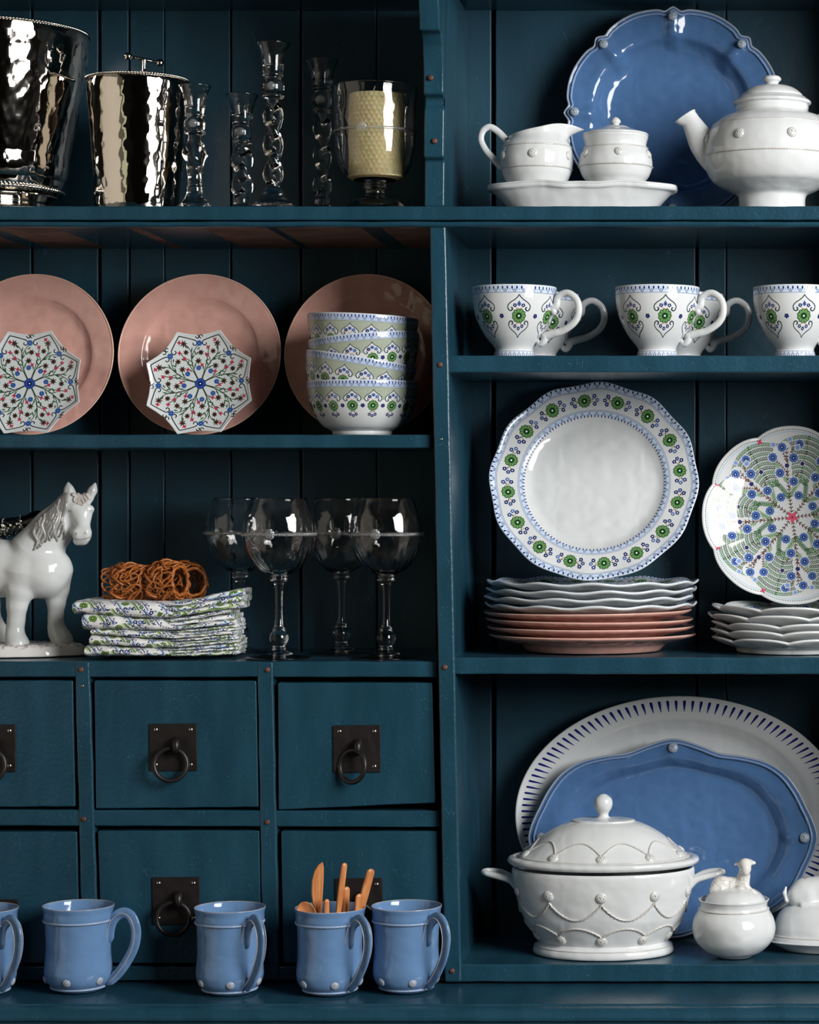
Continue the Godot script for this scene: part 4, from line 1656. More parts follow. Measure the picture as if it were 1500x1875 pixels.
# bowl wall: one of sixteen sectors
func print_bowl() -> ImageTexture:
	var pad := Pad.new(256, 640, PAPER)
	var im := pad.image()
	im.fill_rect(Rect2i(0, 10, 256, 84), TINT.lerp(MIDBLUE, 0.16))
	im.fill_rect(Rect2i(0, 106, 256, 160), Color(0.85, 0.87, 0.82))
	pad.data = im.get_data()
	pad.drops(0, 256, 6, 88, 72, -1, NAVY, MIDBLUE)
	pad.line(Vector2(-3, 94), Vector2(260, 94), 2.5, MIDBLUE.darkened(0.1))
	pad.line(Vector2(-3, 106), Vector2(260, 106), 2.0, GREEN_DARK)
	# lattice
	for k in range(-16, 32):
		pad.line(Vector2(k * 16, 108), Vector2(k * 16 + 160, 268), 1.15, Color(0.27, 0.37, 0.24))
		pad.line(Vector2(k * 16, 108), Vector2(k * 16 - 160, 268), 1.15, Color(0.27, 0.37, 0.24))
	# white arch below the lattice
	var og := ogee()
	for y in range(137, 268):
		var half := 0.0
		for q in og.size() - 1:
			var ya := 262 + og[q].y * 112
			var yb := 262 + og[q + 1].y * 112
			if y >= ya and y <= yb:
				half = lerpf(og[q].x, og[q + 1].x, (y - ya) / maxf(yb - ya, 0.01)) * 112
		var x0 := 128 - half
		var x1 := 128 + half
		pad.line(Vector2(x0, y), Vector2(x1, y), 1.2, PAPER)
	heart(pad, Vector2(128, 262), 112, 1)
	var c := Vector2(128, 346)
	for s in [-1, 1]:
		pad.line(c + Vector2(0, -70), c + Vector2(s * 30, -98), 2.0, PINK.lerp(OLIVE, 0.5))
		pad.five(c + Vector2(s * 46, -116), 24, NAVY if s < 0 else MIDBLUE, 0.2, MIDBLUE.lightened(0.4))
		pad.leaf(c + Vector2(s * 8, 72), PI / 2 - s * 1.1, 30, 5, GREEN_DARK)
		pad.five(c + Vector2(s * 40, 116), 22, NAVY)
		pad.line(c + Vector2(0, 70), c + Vector2(s * 28, 104), 1.6, OLIVE)
	pad.five(c + Vector2(0, -140), 24, MIDBLUE, 0.5, NAVY)
	pad.bloom(c, 70, 11, GREEN_LIGHT, GREEN_DARK, GREEN_DARK)
	pad.five(c + Vector2(0, 134), 21, NAVY)
	pad.five(Vector2(0, 346), 28, NAVY, 0.3, MIDBLUE)
	return tex(pad.image())


func twig(pad: Pad, pts: Array, r: float, col: Color, leaf_col: Color, every: float, ln: float, half: float) -> void:
	# a stem with paired leaves
	pad.path(pts, r, col)
	var run := 0.0
	for k in pts.size() - 1:
		var d: Vector2 = pts[k + 1] - pts[k]
		var l := d.length()
		while run < l:
			var p: Vector2 = pts[k] + d * (run / l)
			for s in [-1, 1]:
				pad.leaf(p, d.angle() + s * 0.85, ln, half, leaf_col)
			run += every
		run -= l


func curve(a: Vector2, b: Vector2, bow: float, n := 8) -> Array:
	var out := []
	var m := (a + b) / 2 + (b - a).orthogonal() * bow
	for k in n + 1:
		var f := float(k) / n
		out.append(a.lerp(m, f).lerp(m.lerp(b, f), f))
	return out


# whole face of the eight-lobed dessert plates
func print_dessert() -> ImageTexture:
	var n := 1024
	var pad := Pad.new(n, n, PAPER)
	var red := Color(0.42, 0.20, 0.17)
	var brown := Color(0.24, 0.16, 0.12)
	var leafg := Color(0.20, 0.40, 0.22)
	var leafl := Color(0.42, 0.58, 0.36)
	for s in 8:
		pad.x = Transform2D(TAU * s / 8 + 0.20, Vector2(n / 2, n / 2))
		# fern sprays that fill the lobes, nested arcs
		for k in 10:
			var r := 458 - k * 27
			var half := 0.33 - k * 0.012
			var pts := []
			var up := []
			for q in 9:
				var a := lerpf(-half, 0.02, q / 8.0)
				pts.append(Vector2.from_angle(a + 0.01) * (r - absf(a) * absf(a) * 330))
				a = lerpf(half, 0.02, q / 8.0)
				up.append(Vector2.from_angle(a + 0.01) * (r - absf(a) * absf(a) * 330))
			var col := leafg if k % 2 == 0 else leafg.darkened(0.4)
			twig(pad, pts, 0.6, PAPER, col, 10.0, 15, 2.9)
			twig(pad, up, 0.6, PAPER, col, 10.0, 15, 2.9)
	for s in 8:
		pad.x = Transform2D(TAU * s / 8 - 0.09, Vector2(n / 2, n / 2))
		# ground for the stems
		for q in 8:
			pad.oval(Vector2(100 + q * 42, 0), Vector2(40, 20 + q * 2.5), 0, PAPER)
		var stem := curve(Vector2(30, 0), Vector2(395, 12), 0.03, 14)
		twig(pad, curve(Vector2(120, 6), Vector2(215, 74), 0.1), 1.6, leafg, leafl, 11, 20, 3.4)
		twig(pad, curve(Vector2(110, -6), Vector2(215, -74), -0.1), 1.6, leafg, leafg, 11, 20, 3.4)
		twig(pad, curve(Vector2(210, -10), Vector2(330, -70), -0.1), 1.4, leafl, leafl, 11, 17, 3)
		twig(pad, stem, 1.8, red, brown, 21, 17, 2.6)
		for e in [[170, 250, 66], [250, 345, -70], [300, 400, 62], [335, 425, -45]]:
			twig(pad, curve(Vector2(e[0], 2), Vector2(e[1], e[2]), 0.12 * signf(e[2])), 1.5, red, red.lerp(brown, 0.5), 15, 12, 2.0)
		for e in [[205, 32, 26], [262, -40, 26], [352, -72, 25], [338, 46, 26], [402, -14, 25], [122, 50, 25], [408, 88, 24]]:
			var p := Vector2(float(e[0]), float(e[1]))
			pad.disc(p, e[2] + 4, PAPER.lerp(TINT, 0.6))
			pad.bloom(p, e[2], 9, Color(0.38, 0.51, 0.74), Color(0.12, 0.19, 0.44), Color(0.17, 0.26, 0.52))
		for e in [[300, 4, 13, 0], [392, 74, 15, 1], [420, -62, 14, 1], [300, 92, 12, 0], [440, 36, 13, 1]]:
			var p := Vector2(float(e[0]), float(e[1]))
			pad.disc(p, e[2] + 3, PAPER)
			if e[3] == 0:
				pad.five(p, e[2], Color(0.14, 0.13, 0.34), 0.4, Color(0.3, 0.3, 0.6))
			else:
				pad.bloom(p, e[2], 6, Color(0.60, 0.72, 0.90), Color(0.36, 0.50, 0.78), Color(0.45, 0.58, 0.82))
	# border: a thin blue line, dots, and a small red flower in each notch
	pad.x = Transform2D(0, Vector2(n / 2, n / 2))
	var last := Vector2.ZERO
	for q in 481:
		var a := TAU * q / 480
		var rr := 505.0 * lobed(a, 8, 0.045)
		var p := Vector2.from_angle(a) * (rr - 24)
		if q > 0:
			pad.line(last, p, 1.6, Color(0.62, 0.76, 0.88))
		last = p
		if q % 2 == 0:
			pad.disc(Vector2.from_angle(a) * (rr - 12), 2.6, Color(0.20, 0.24, 0.26))
	for s in 8:
		var a := TAU * s / 8 + PI / 8
		var p := Vector2.from_angle(a) * (505 * lobed(a, 8, 0.045) - 20)
		for k in 4:
			pad.oval(p + Vector2.from_angle(a + PI / 4 + k * PI / 2) * 8, Vector2(8, 5), a + PI / 4 + k * PI / 2, PINK)
	for k in 5:
		pad.oval(Vector2.from_angle(k * TAU / 5 + 0.3) * 17, Vector2(17, 11), k * TAU / 5 + 0.3, Color(0.82, 0.36, 0.46))
	pad.disc(Vector2.ZERO, 5, Color(0.5, 0.1, 0.15))
	return tex(pad.image())


func lobed(a: float, n: int, depth: float) -> float:
	# rounded lobes with tight notches half way between them
	var f := absf(fposmod(a * n / TAU + 0.5, 1.0) - 0.5) * 2.0
	return 1.0 - depth * pow(f, 2.6)


# whole face of the eight-pointed plates
func print_star() -> ImageTexture:
	var n := 1024
	var pad := Pad.new(n, n, Color(0.84, 0.865, 0.87))
	var stem := Color(0.20, 0.26, 0.18)
	var leafg := Color(0.17, 0.34, 0.19)
	var maroon := Color(0.34, 0.15, 0.16)
	var blue := Color(0.22, 0.42, 0.70)
	var ink := Color(0.13, 0.12, 0.14)
	for s in 8:
		pad.x = Transform2D(TAU * s / 8 + PI / 8, Vector2(n / 2, n / 2))
		# scrolled frame inside each point: along the two edges, ending in curls at the middle of the sides
		for side in [-1.0, 1.0]:
			var pts := []
			for k in 10:
				var f := k / 9.0
				var a := f * 0.262
				var r := 468.0 * star(a, 8) / star(0.0, 8) - f * f * 10
				pts.append(Vector2.from_angle(a * side) * r)
			pad.path(pts, 4.2, ink)
			var e: Vector2 = pts[-1]
			for k in 12:
				var a0 := k * 0.42
				var r0 := 30.0 * (1 - k * 0.055)
				var cc: Vector2 = e + Vector2.from_angle(e.angle() + PI) * 32
				var b0: float = e.angle() + side * a0
				pad.line(cc + Vector2.from_angle(b0) * r0, cc + Vector2.from_angle(b0 + side * 0.42) * (r0 - 1.5), 4.4, ink)
		# small double curl in the middle of the side
		var mid := Vector2.from_angle(TAU / 16) * 428
		for side in [-1.0, 1.0]:
			var cc: Vector2 = mid + Vector2.from_angle(TAU / 16 + PI / 2) * side * 17
			pad.arc(cc, 14, TAU / 16 + PI * 0.5 * side + PI * 0.6, TAU / 16 + PI * 0.5 * side + PI * 2.0, 4.0, ink)
		# main stem, bending, then side stems with leaves and flowers
		var m1 := curve(Vector2(50, 0), Vector2(300, 40), 0.14, 10)
		pad.path(m1, 4.2, stem)
		pad.path(curve(Vector2(50, -6), Vector2(330, -52), -0.06, 8), 3.6, stem)
		pad.path(curve(Vector2(225, 12), Vector2(330, 118), 0.22), 3.4, stem)
		pad.path(curve(Vector2(200, 14), Vector2(270, -34), -0.2), 3.2, stem)
		pad.path(curve(Vector2(290, 36), Vector2(380, 20), -0.2), 3.2, stem)
		for e in [[150, 4, 0.7, 62], [178, 6, -0.8, 56], [240, 20, 0.9, 48], [262, 66, 1.2, 44], [262, 66, 0.2, 40], [300, 40, 0.6, 46], [250, -40, -0.7, 44], [205, -34, 0.6, 46], [300, 96, 1.3, 36], [345, 30, -0.7, 34], [130, -22, -0.5, 46]]:
			pad.leaf(Vector2(e[0], e[1]), e[2], e[3], 6.4, leafg)
		for e in [[395, 8, 1.0], [262, 118, 0.85], [200, 66, 0.95], [318, -4, 0.8]]:
			var p := Vector2(float(e[0]), float(e[1]))
			for k in 7:
				var a: float = k * TAU / 7 + e[0]
				pad.leaf(p, a, 34 * e[2], 6.5, maroon if k % 3 else leafg.darkened(0.3))
			pad.disc(p, 7, maroon.darkened(0.3))
		for e in [[335, -58], [270, -38], [418, -22], [165, -50]]:
			var p := Vector2(float(e[0]), float(e[1]))
			for k in 4:
				pad.oval(p + Vector2.from_angle(k * PI / 2 + 0.5) * 10, Vector2(11, 7), k * PI / 2 + 0.5, Color(0.74, 0.26, 0.36))
			pad.disc(p, 4, Color(0.45, 0.1, 0.16))
		pad.bloom(Vector2(345, 138), 27, 8, blue, Color(0.10, 0.22, 0.48), Color(0.14, 0.30, 0.58))
		pad.bloom(Vector2(140, 44), 24, 8, blue, Color(0.10, 0.22, 0.48), Color(0.14, 0.30, 0.58))
	pad.x = Transform2D(0, Vector2(n / 2, n / 2))
	pad.bloom(Vector2.ZERO, 50, 12, Color(0.20, 0.32, 0.62), Color(0.08, 0.12, 0.36), Color(0.10, 0.16, 0.42))
	return tex(pad.image())


# radius of an eight-pointed outline with hollow sides; a = 0 at a point
func star(a: float, n: int) -> float:
	var f := fposmod(a * n / TAU + 0.5, 1.0) - 0.5
	var w := f * TAU / n
	var straight := cos(PI / n) / cos(PI / n - absf(w))
	var tipround := 0.006 * exp(-pow(f / 0.03, 2.0))
	return straight - 0.056 * pow(sin(PI * absf(f)), 0.85) - tipround


# ---------------------------------------------------------------- plates

# a plate turned about its own axis; prof in shares of R from the middle of the face out and back under; print: [material, first step, last step]
func plate_mesh(prof: PackedVector2Array, seg: int, base: Material, bend = null, face_mat: Material = null, r0 := 0.0, repeat := 1.0, planar := 0.0) -> ArrayMesh:
	# splits the turned shape at the face's printed ring: steps with radius >= r0 before the widest point
	if face_mat == null:
		var b := Buf.new()
		lathe(b, prof, seg, 1.0, bend)
		return mesh(b, base)
	var wide := 0
	for k in prof.size():
		if prof[k].x > prof[wide].x:
			wide = k
	var first := 0
	while prof[first].x < r0 * prof[wide].x:
		first += 1
	var pieces := []
	var bf := Buf.new()
	lathe(bf, prof.slice(first, wide + 1), seg, repeat, bend, 1.0)
	if planar > 0.0:
		for k in bf.v.size():
			bf.t[k] = Vector2(0.5 + bf.v[k].x / planar / 2, 0.5 + bf.v[k].z / planar / 2)
	face_up(bf)
	pieces.append([bf, face_mat])
	if first > 0:
		var bi := Buf.new()
		lathe(bi, prof.slice(0, first + 1), seg, 1.0, bend)
		face_up(bi)
		pieces.append([bi, base])
	var bb := Buf.new()
	lathe(bb, prof.slice(wide, prof.size()), seg, 1.0, bend)
	face_up(bb, -1.0)
	pieces.append([bb, base])
	return mesh2(pieces)


# turns an open sheet so that on the whole it looks up (or down)
func face_up(b: Buf, way := 1.0) -> void:
	var s := 0.0
	for n in b.n:
		s += n.y
	if s * way < 0:
		for k in b.n.size():
			b.n[k] = -b.n[k]
		for k in range(0, b.i.size(), 3):
			var q := b.i[k + 1]
			b.i[k + 1] = b.i[k + 2]
			b.i[k + 2] = q


func scaled(prof: PackedVector2Array, r: float) -> PackedVector2Array:
	var out := PackedVector2Array()
	for p in prof:
		out.append(p * r)
	return out


func build_plate_shelf() -> void:
	var fy := Y_MID
	var z := -0.205
	var k := kz(z)
	# three pink dinner plates leaning on the back
	var R := 148.7 * k
	var prof := scaled(smooth([[0, 0.045], [0.50, 0.045], [0.62, 0.055], [0.685, 0.085], [0.73, 0.112], [0.85, 0.140], [0.975, 0.165], [1.0, 0.162], [0.985, 0.145], [0.85, 0.108], [0.74, 0.080], [0.66, 0.02], [0.62, 0.0], [0.58, 0.0], [0.57, 0.02], [0, 0.02]], 7), R)
	var pink_mesh := plate_mesh(prof, 120, M.pink)
	var tilt := 0.13
	var src: Node3D
	var rows := [[65.5, "terracotta pink dinner plate with bright face, leftmost of the three, cut by the left edge"], [370.5, "terracotta pink dinner plate in the middle of the three, behind the star plate"], [674.0, "terracotta pink dinner plate in deep shade behind the stack of patterned bowls"]]
	for e in rows:
		var c := at(e[0], 0, z)
		c.y = fy + R * cos(tilt) * 0.998 + 0.0005
		if src == null:
			src = thing("dinner_plate", e[1], "plate", c, "pink dinner plates leaning on the plank back")
			src.transform = lean(c, tilt)
			part("dish", pink_mesh, src)
			var b := Buf.new()
			var pts := PackedVector3Array()
			for q in 120:
				pts.append(Vector3(sin(TAU * q / 120) * R * 0.992, 0.1635 * R, cos(TAU * q / 120) * R * 0.992))
			tube(b, pts, 1.5 * k, 6, true)
			part("rim_edge", mesh(b, M.pink_edge), src)
		else:
			copy(src, e[1], c)
	# two star plates in front of them
	z = -0.145
	k = kz(z)
	R = 104.5 * k
	prof = scaled(smooth([[0, 0.05], [0.45, 0.052], [0.75, 0.075], [0.93, 0.125], [0.99, 0.155], [1.0, 0.15], [0.97, 0.12], [0.75, 0.035], [0.6, 0.0], [0.56, 0.0], [0.54, 0.015], [0, 0.015]], 8), R)
	var bend := func(a, p, _j):
		var r: float = Vector2(p.x, p.z).length() / R
		var s := lerpf(1.0, star(a + TAU / 16, 8), smoothstep(0.15, 1.0, r))
		return Vector3(p.x * s, p.y + 0.0022 * smoothstep(0.6, 1.0, r) * (s - 0.93) / 0.07, p.z * s)
	var sm := printed(print_star())
	var star_mesh := plate_mesh(prof, 256, M.white, bend, sm, 0.0, 1.0, R)
	tilt = 0.20
	src = null
	for e in [[55.5, "white eight-pointed dessert plate with floral print before the leftmost pink plate, facing left edge"], [368.0, "white eight-pointed dessert plate with floral print before the middle pink plate"]]:
		var c := at(e[0], 0, z)
		c.y = fy + R * cos(PI / 8) * cos(tilt) * 1.0 + 0.0004
		if src == null:
			src = thing("dessert_plate", e[1], "plate", c, "star shaped dessert plates")
			src.transform = lean(c, tilt, 0.02)
			part("dish", star_mesh, src)
		else:
			copy(src, e[1], c)
			get_child(-1).transform = lean(c, tilt, 0.05)
	# four stacked bowls, each sitting askew in the one below
	z = -0.094
	k = kz(z)
	var base := 796.0
	var outer := smooth([[0, 5], [50, 5], [51, 0, 1], [53, 0, 1], [54.5, 3], [55, 7, 1], [71, 16], [85, 33], [95, 55], [99.5, 78], [101, 96], [100, 98]], 7)
	var inner := smooth([[100, 98], [98, 96], [97.2, 76], [92.5, 55], [82, 33], [62, 18], [40, 10], [0, 9]], 6)
	var po := scaled(outer, k)
	var pi2 := scaled(inner, k)
	var first := 0
	while po[first].y < 12.0 * k or po[first].x < 60 * k:
		first += 1
	var bo := Buf.new()
	lathe(bo, po.slice(first), 128, 16.0)
	face_out(bo)
	for q in bo.v.size():
		bo.t[q].y = clampf(1.0 - (bo.v[q].y / k - 12.0) / 86.0, 0.002, 0.998)
	var bu := Buf.new()
	lathe(bu, po.slice(0, first + 1), 96, 1.0)
	face_up(bu, -1.0)
	var bi := Buf.new()
	lathe(bi, pi2, 96, 1.0)
	face_up(bi, 1.0)
	var bowl_mesh := mesh2([[bo, printed(print_bowl())], [bu, M.white], [bi, M.white]])
	src = null
	for e in [[664, 0.0, 0.0, 0.0, "bottom bowl of the patterned stack, standing level on the shelf"], [647, 44.0, -9.0, 0.7, "second bowl from the bottom of the stack, tipped down to the right"], [674, 83.0, 5.0, 1.9, "third bowl up of the stack, tipped down to the left, under the topmost bowl"], [661, 119.0, -2.5, 3.1, "topmost patterned bowl of the stack, only slightly tipped"]]:
		var c := at(e[0], 0, z)
		c.y = fy + e[1] * k
		if src == null:
			src = thing("cereal_bowl", e[4], "bowl", c, "stack of four patterned bowls")
			part("bowl", bowl_mesh, src)
		else:
			copy(src, e[4], c)
		var o := get_child(-1) as Node3D
		o.transform = Transform3D(Basis(Vector3.BACK, deg_to_rad(e[2])) * Basis(Vector3.UP, 0.15 + e[3]), c)


func face_out(b: Buf) -> void:
	var s := 0.0
	for k in b.n.size():
		s += b.n[k].x * b.v[k].x + b.n[k].z * b.v[k].z
	if s < 0:
		for k in b.n.size():
			b.n[k] = -b.n[k]
		for k in range(0, b.i.size(), 3):
			var q := b.i[k + 1]
			b.i[k + 1] = b.i[k + 2]
			b.i[k + 2] = q


func build_cups() -> void:
	var fy := Y_CUP
	var z := -0.078
	var k := kz(z)
	var po := prof_px([[0, 651.5], [36, 651.5], [37.5, 656.5, 1], [38.5, 656, 1], [36.5, 647], [34.5, 641, 1], [37, 636], [51.5, 618], [62.5, 600], [70.4, 582], [74.8, 563], [77, 541], [77.5, 528], [77, 526.6]], z, fy, 8)
	for q in po.size():
		po[q].y = maxf(po[q].y, 0.0)
	var pin := prof_px([[77, 526.6], [75, 528], [72, 562], [60, 599], [46, 618], [25, 629], [0, 631]], z, fy, 6)
	var first := 0
	while first < po.size() - 1 and not (po[first].x > 36.0 * k and po[first].y > 0.0002 and po[first + 1].y > po[first].y):
		first += 1
	var bo := Buf.new()
	lathe(bo, po.slice(first), 126, 7.0)
	face_out(bo)
	var hi := po[po.size() - 1].y
	for q in bo.v.size():
		bo.t[q].y = clampf(1.0 - bo.v[q].y / hi, 0.003, 0.997)
		bo.t[q].x -= 0.06
	var bi := Buf.new()
	lathe(bi, pin, 96)
	face_up(bi)
	var bu := Buf.new()
	lathe(bu, po.slice(0, first + 1), 96)
	face_up(bu, -1)
	var body := mesh2([[bo, printed(print_cup())], [bi, M.white], [bu, M.white]])
	# handle in the plane of x, y: starts under the rim, loops out and comes back to a curl
	var hp := []
	for p in [[72, 566], [82, 562], [85, 548], [95, 540], [108, 540], [122, 552], [126, 572], [118, 592], [96, 607], [74, 613], [58, 618]]:
		hp.append(Vector3(p[0] * k, EYE.y + (VY - p[1]) * k - fy, 0))
	var hb := Buf.new()
	var path := smooth3(hp, 6)
	tube(hb, path, func(f, _a): return (5.6 + 1.2 * smoothstep(0.75, 1.0, f) + 1.0 * smoothstep(0.2, 0.0, f)) * k, 14, false, true, Vector2(1.0, 1.15))
	var curl := []
	for p in [[62, 616], [58, 626], [52, 631], [47, 627]]:
		curl.append(Vector3(p[0] * k, EYE.y + (VY - p[1]) * k - fy, 0))
	tube(hb, smooth3(curl, 5), func(f, _a): return (7.2 - 2.0 * f) * k, 12)
	var bump := []
	for p in [[70, 560], [76, 566], [77, 573]]:
		bump.append(Vector3(p[0] * k, EYE.y + (VY - p[1]) * k - fy, 0))
	tube(hb, smooth3(bump, 4), 6.4 * k, 10)
	var handle := mesh(hb, M.white)
	var src: Node3D
	var zb := -0.190
	for e in [[942, z, 0.30, "patterned teacup at the front left of the cup shelf, handle to the right"], [1204, z, 0.28, "patterned teacup at the front middle of the cup shelf"], [1456, z, 0.3, "patterned teacup at the right of the cup shelf, cut by the right edge"], [985, zb, 0.02, "patterned teacup behind the front left cup, only its handle and side showing"], [1250, zb, 0.02, "patterned teacup behind the middle cup, in shade, only handle and side showing"]]:
		var c := at(e[0], 0, e[1])
		c.y = fy
		if src == null:
			src = thing("teacup", e[3], "cup", c, "patterned teacups")
			part("body", body, src)
			part("handle", handle, src, Transform3D(Basis(Vector3.UP, 0.0), Vector3.ZERO))
		else:
			copy(src, e[3], c)
		var o := get_child(-1) as Node3D
		o.rotation.y = -e[2]


# ---------------------------------------------------------------- plates of the right bay

func build_stacks() -> void:
	var fy := Y_PLATE
	var z := -0.134
	var k := kz(z)
	# four pink plates, then four scalloped printed ones
	var R := 190.0 * k
	var prof := scaled(smooth([[0, 0.03], [0.50, 0.03], [0.60, 0.038], [0.66, 0.062], [0.71, 0.092], [0.85, 0.128], [0.975, 0.160], [1.0, 0.158], [0.985, 0.140], [0.85, 0.100], [0.72, 0.066], [0.66, 0.012], [0.645, 0.0], [0.61, 0.0], [0.60, 0.012], [0, 0.012]], 7), R)
	var pm := plate_mesh(prof, 128, M.pink)
	var step := 13.8 * k
	var x := 1080.0
	var src: Node3D
	var what := ["bottom", "second from bottom", "third from bottom", "topmost"]
	var ry := [1198.0, 1184.5, 1168.0, 1150.5]
	for n in 4:
		var c := at(x + [6, 2, 0, -3][n], 0, z)
		c.y = fy + step * n * 1.02 + 0.0002
		var label := "pink dinner plate, %s of the four pink ones under the scalloped plates" % what[n]
		if src == null:
			src = thing("dinner_plate", label, "plate", c, "stacked pink dinner plates")
			part("dish", pm, src)
			var b := Buf.new()
			var pts := PackedVector3Array()
			for q in 128:
				pts.append(Vector3(sin(TAU * q / 128) * R * 0.99, 0.157 * R, cos(TAU * q / 128) * R * 0.99))
			tube(b, pts, 1.7 * k, 6, true)
			part("rim_edge", mesh(b, M.pink_edge), src)
		else:
			copy(src, label, c, "stacked pink dinner plates")
		get_child(-1).rotation = Vector3(0.004 * (n - 1), n * 1.3, -0.004 * [0, 1, -1, 1][n])
	var top := fy + step * 4 * 1.02
	var face := printed(print_dinner())
	R = 192.0 * k
	var sp := smooth([[0, 0.024], [0.52, 0.024], [0.60, 0.030], [0.655, 0.052], [0.70, 0.080], [0.85, 0.108], [0.965, 0.134], [0.985, 0.144], [0.998, 0.142], [1.002, 0.131], [0.992, 0.119], [0.95, 0.104], [0.85, 0.076], [0.71, 0.054], [0.66, 0.010], [0.64, 0.0], [0.61, 0.0], [0.60, 0.010], [0, 0.010]], 7)
	prof = scaled(sp, R)
	var wave := func(a, p, _j):
		var r: float = Vector2(p.x, p.z).length() / R
		var w := smoothstep(0.72, 1.0, r)
		var s := 1.0 + w * 0.010 * cos(a * 12.0)
		return Vector3(p.x * s, p.y + w * 0.0015 * cos(a * 12.0), p.z * s)
	var dm := plate_mesh(prof, 288, M.white, wave, face, 0.655, 16.0)
	src = null
	for n in 4:
		var c := at(x + [3, -1, 4, 6][n], 0, z)
		c.y = top + 0.0006 + 13.6 * k * n + 0.002
		var label := "white scalloped dinner plate, %s of the four lying on the pink stack" % what[n]
		if src == null:
			src = thing("scalloped_plate", label, "plate", c, "stacked scalloped dinner plates")
			part("dish", dm, src)
		else:
			copy(src, label, c, "stacked scalloped dinner plates")
		get_child(-1).rotation = Vector3(0.0, [0.1, 0.28, 0.2, 0.05][n], 0.0)
	# one more stands on edge in the top plate, leaning back
	var z2 := -0.192
	var k2 := kz(z2)
	var tilt := 0.325
	var c2 := at(1089, 887.5, z2)
	var o := copy(src, "large scalloped dinner plate with green flower border standing upright on the stack", c2, "")
	o.remove_meta("group")
	var grow := (189.5 * k2) / R
	o.transform = Transform3D(lean(c2, tilt, 0.131 - TAU / 32).basis.scaled_local(Vector3.ONE * grow), c2)
	# right: five eight-lobed plates and one upright
	z = -0.112
	k = kz(z)
	R = 152.0 * k
	var dsp := smooth([[0, 0.03], [0.46, 0.03], [0.62, 0.050], [0.80, 0.110], [0.95, 0.180], [0.98, 0.196], [1.0, 0.194], [1.004, 0.178], [0.985, 0.160], [0.80, 0.074], [0.72, 0.055], [0.69, 0.0], [0.655, 0.0], [0.64, 0.014], [0, 0.014]], 8)
	prof = scaled(dsp, R)
	var lobes := func(a, p, _j):
		var r: float = Vector2(p.x, p.z).length() / R
		var w := smoothstep(0.35, 1.0, r)
		var l := lobed(a, 8, 0.045)
		var s := lerpf(1.0, l, w)
		return Vector3(p.x * s, p.y - smoothstep(0.75, 1.0, r) * 0.0046 * (1.0 - l) / 0.045, p.z * s)
	var print2 := printed(print_dessert(), 0.08)
	var lm := plate_mesh(prof, 320, M.white, lobes, print2, 0.0, 1.0, R)
	src = null
	var y := fy
	for n in 5:
		var c := at(1452 + [2, 0, 3, -4, 4][n], 0, z)
		c.y = y + 0.0002
		y += [14.6, 13.0, 14.6, 15.0, 0.0][n] * k
		var label := "white lobed dessert plate, %s of the five stacked at the right edge" % ["bottom", "second from bottom", "middle", "second from top", "topmost"][n]
		if src == null:
			src = thing("lobed_plate", label, "plate", c, "stacked lobed dessert plates")
			part("dish", lm, src)
		else:
			copy(src, label, c, "stacked lobed dessert plates")
		get_child(-1).rotation = Vector3(0.0, [0.30, 0.24, 0.18, 0.60, 0.72][n], 0.0)
	z2 = -0.200
	k2 = kz(z2)
	tilt = 0.20
	c2 = at(1451, 948, z2)
	o = copy(src, "floral lobed dessert plate standing upright on the stack at the right edge", c2, "")
	o.remove_meta("group")
	grow = (165.0 * k2) / R
	o.transform = Transform3D(lean(c2, tilt, 0.02).basis.scaled_local(Vector3.ONE * grow), c2)


# ---------------------------------------------------------------- lower right bay

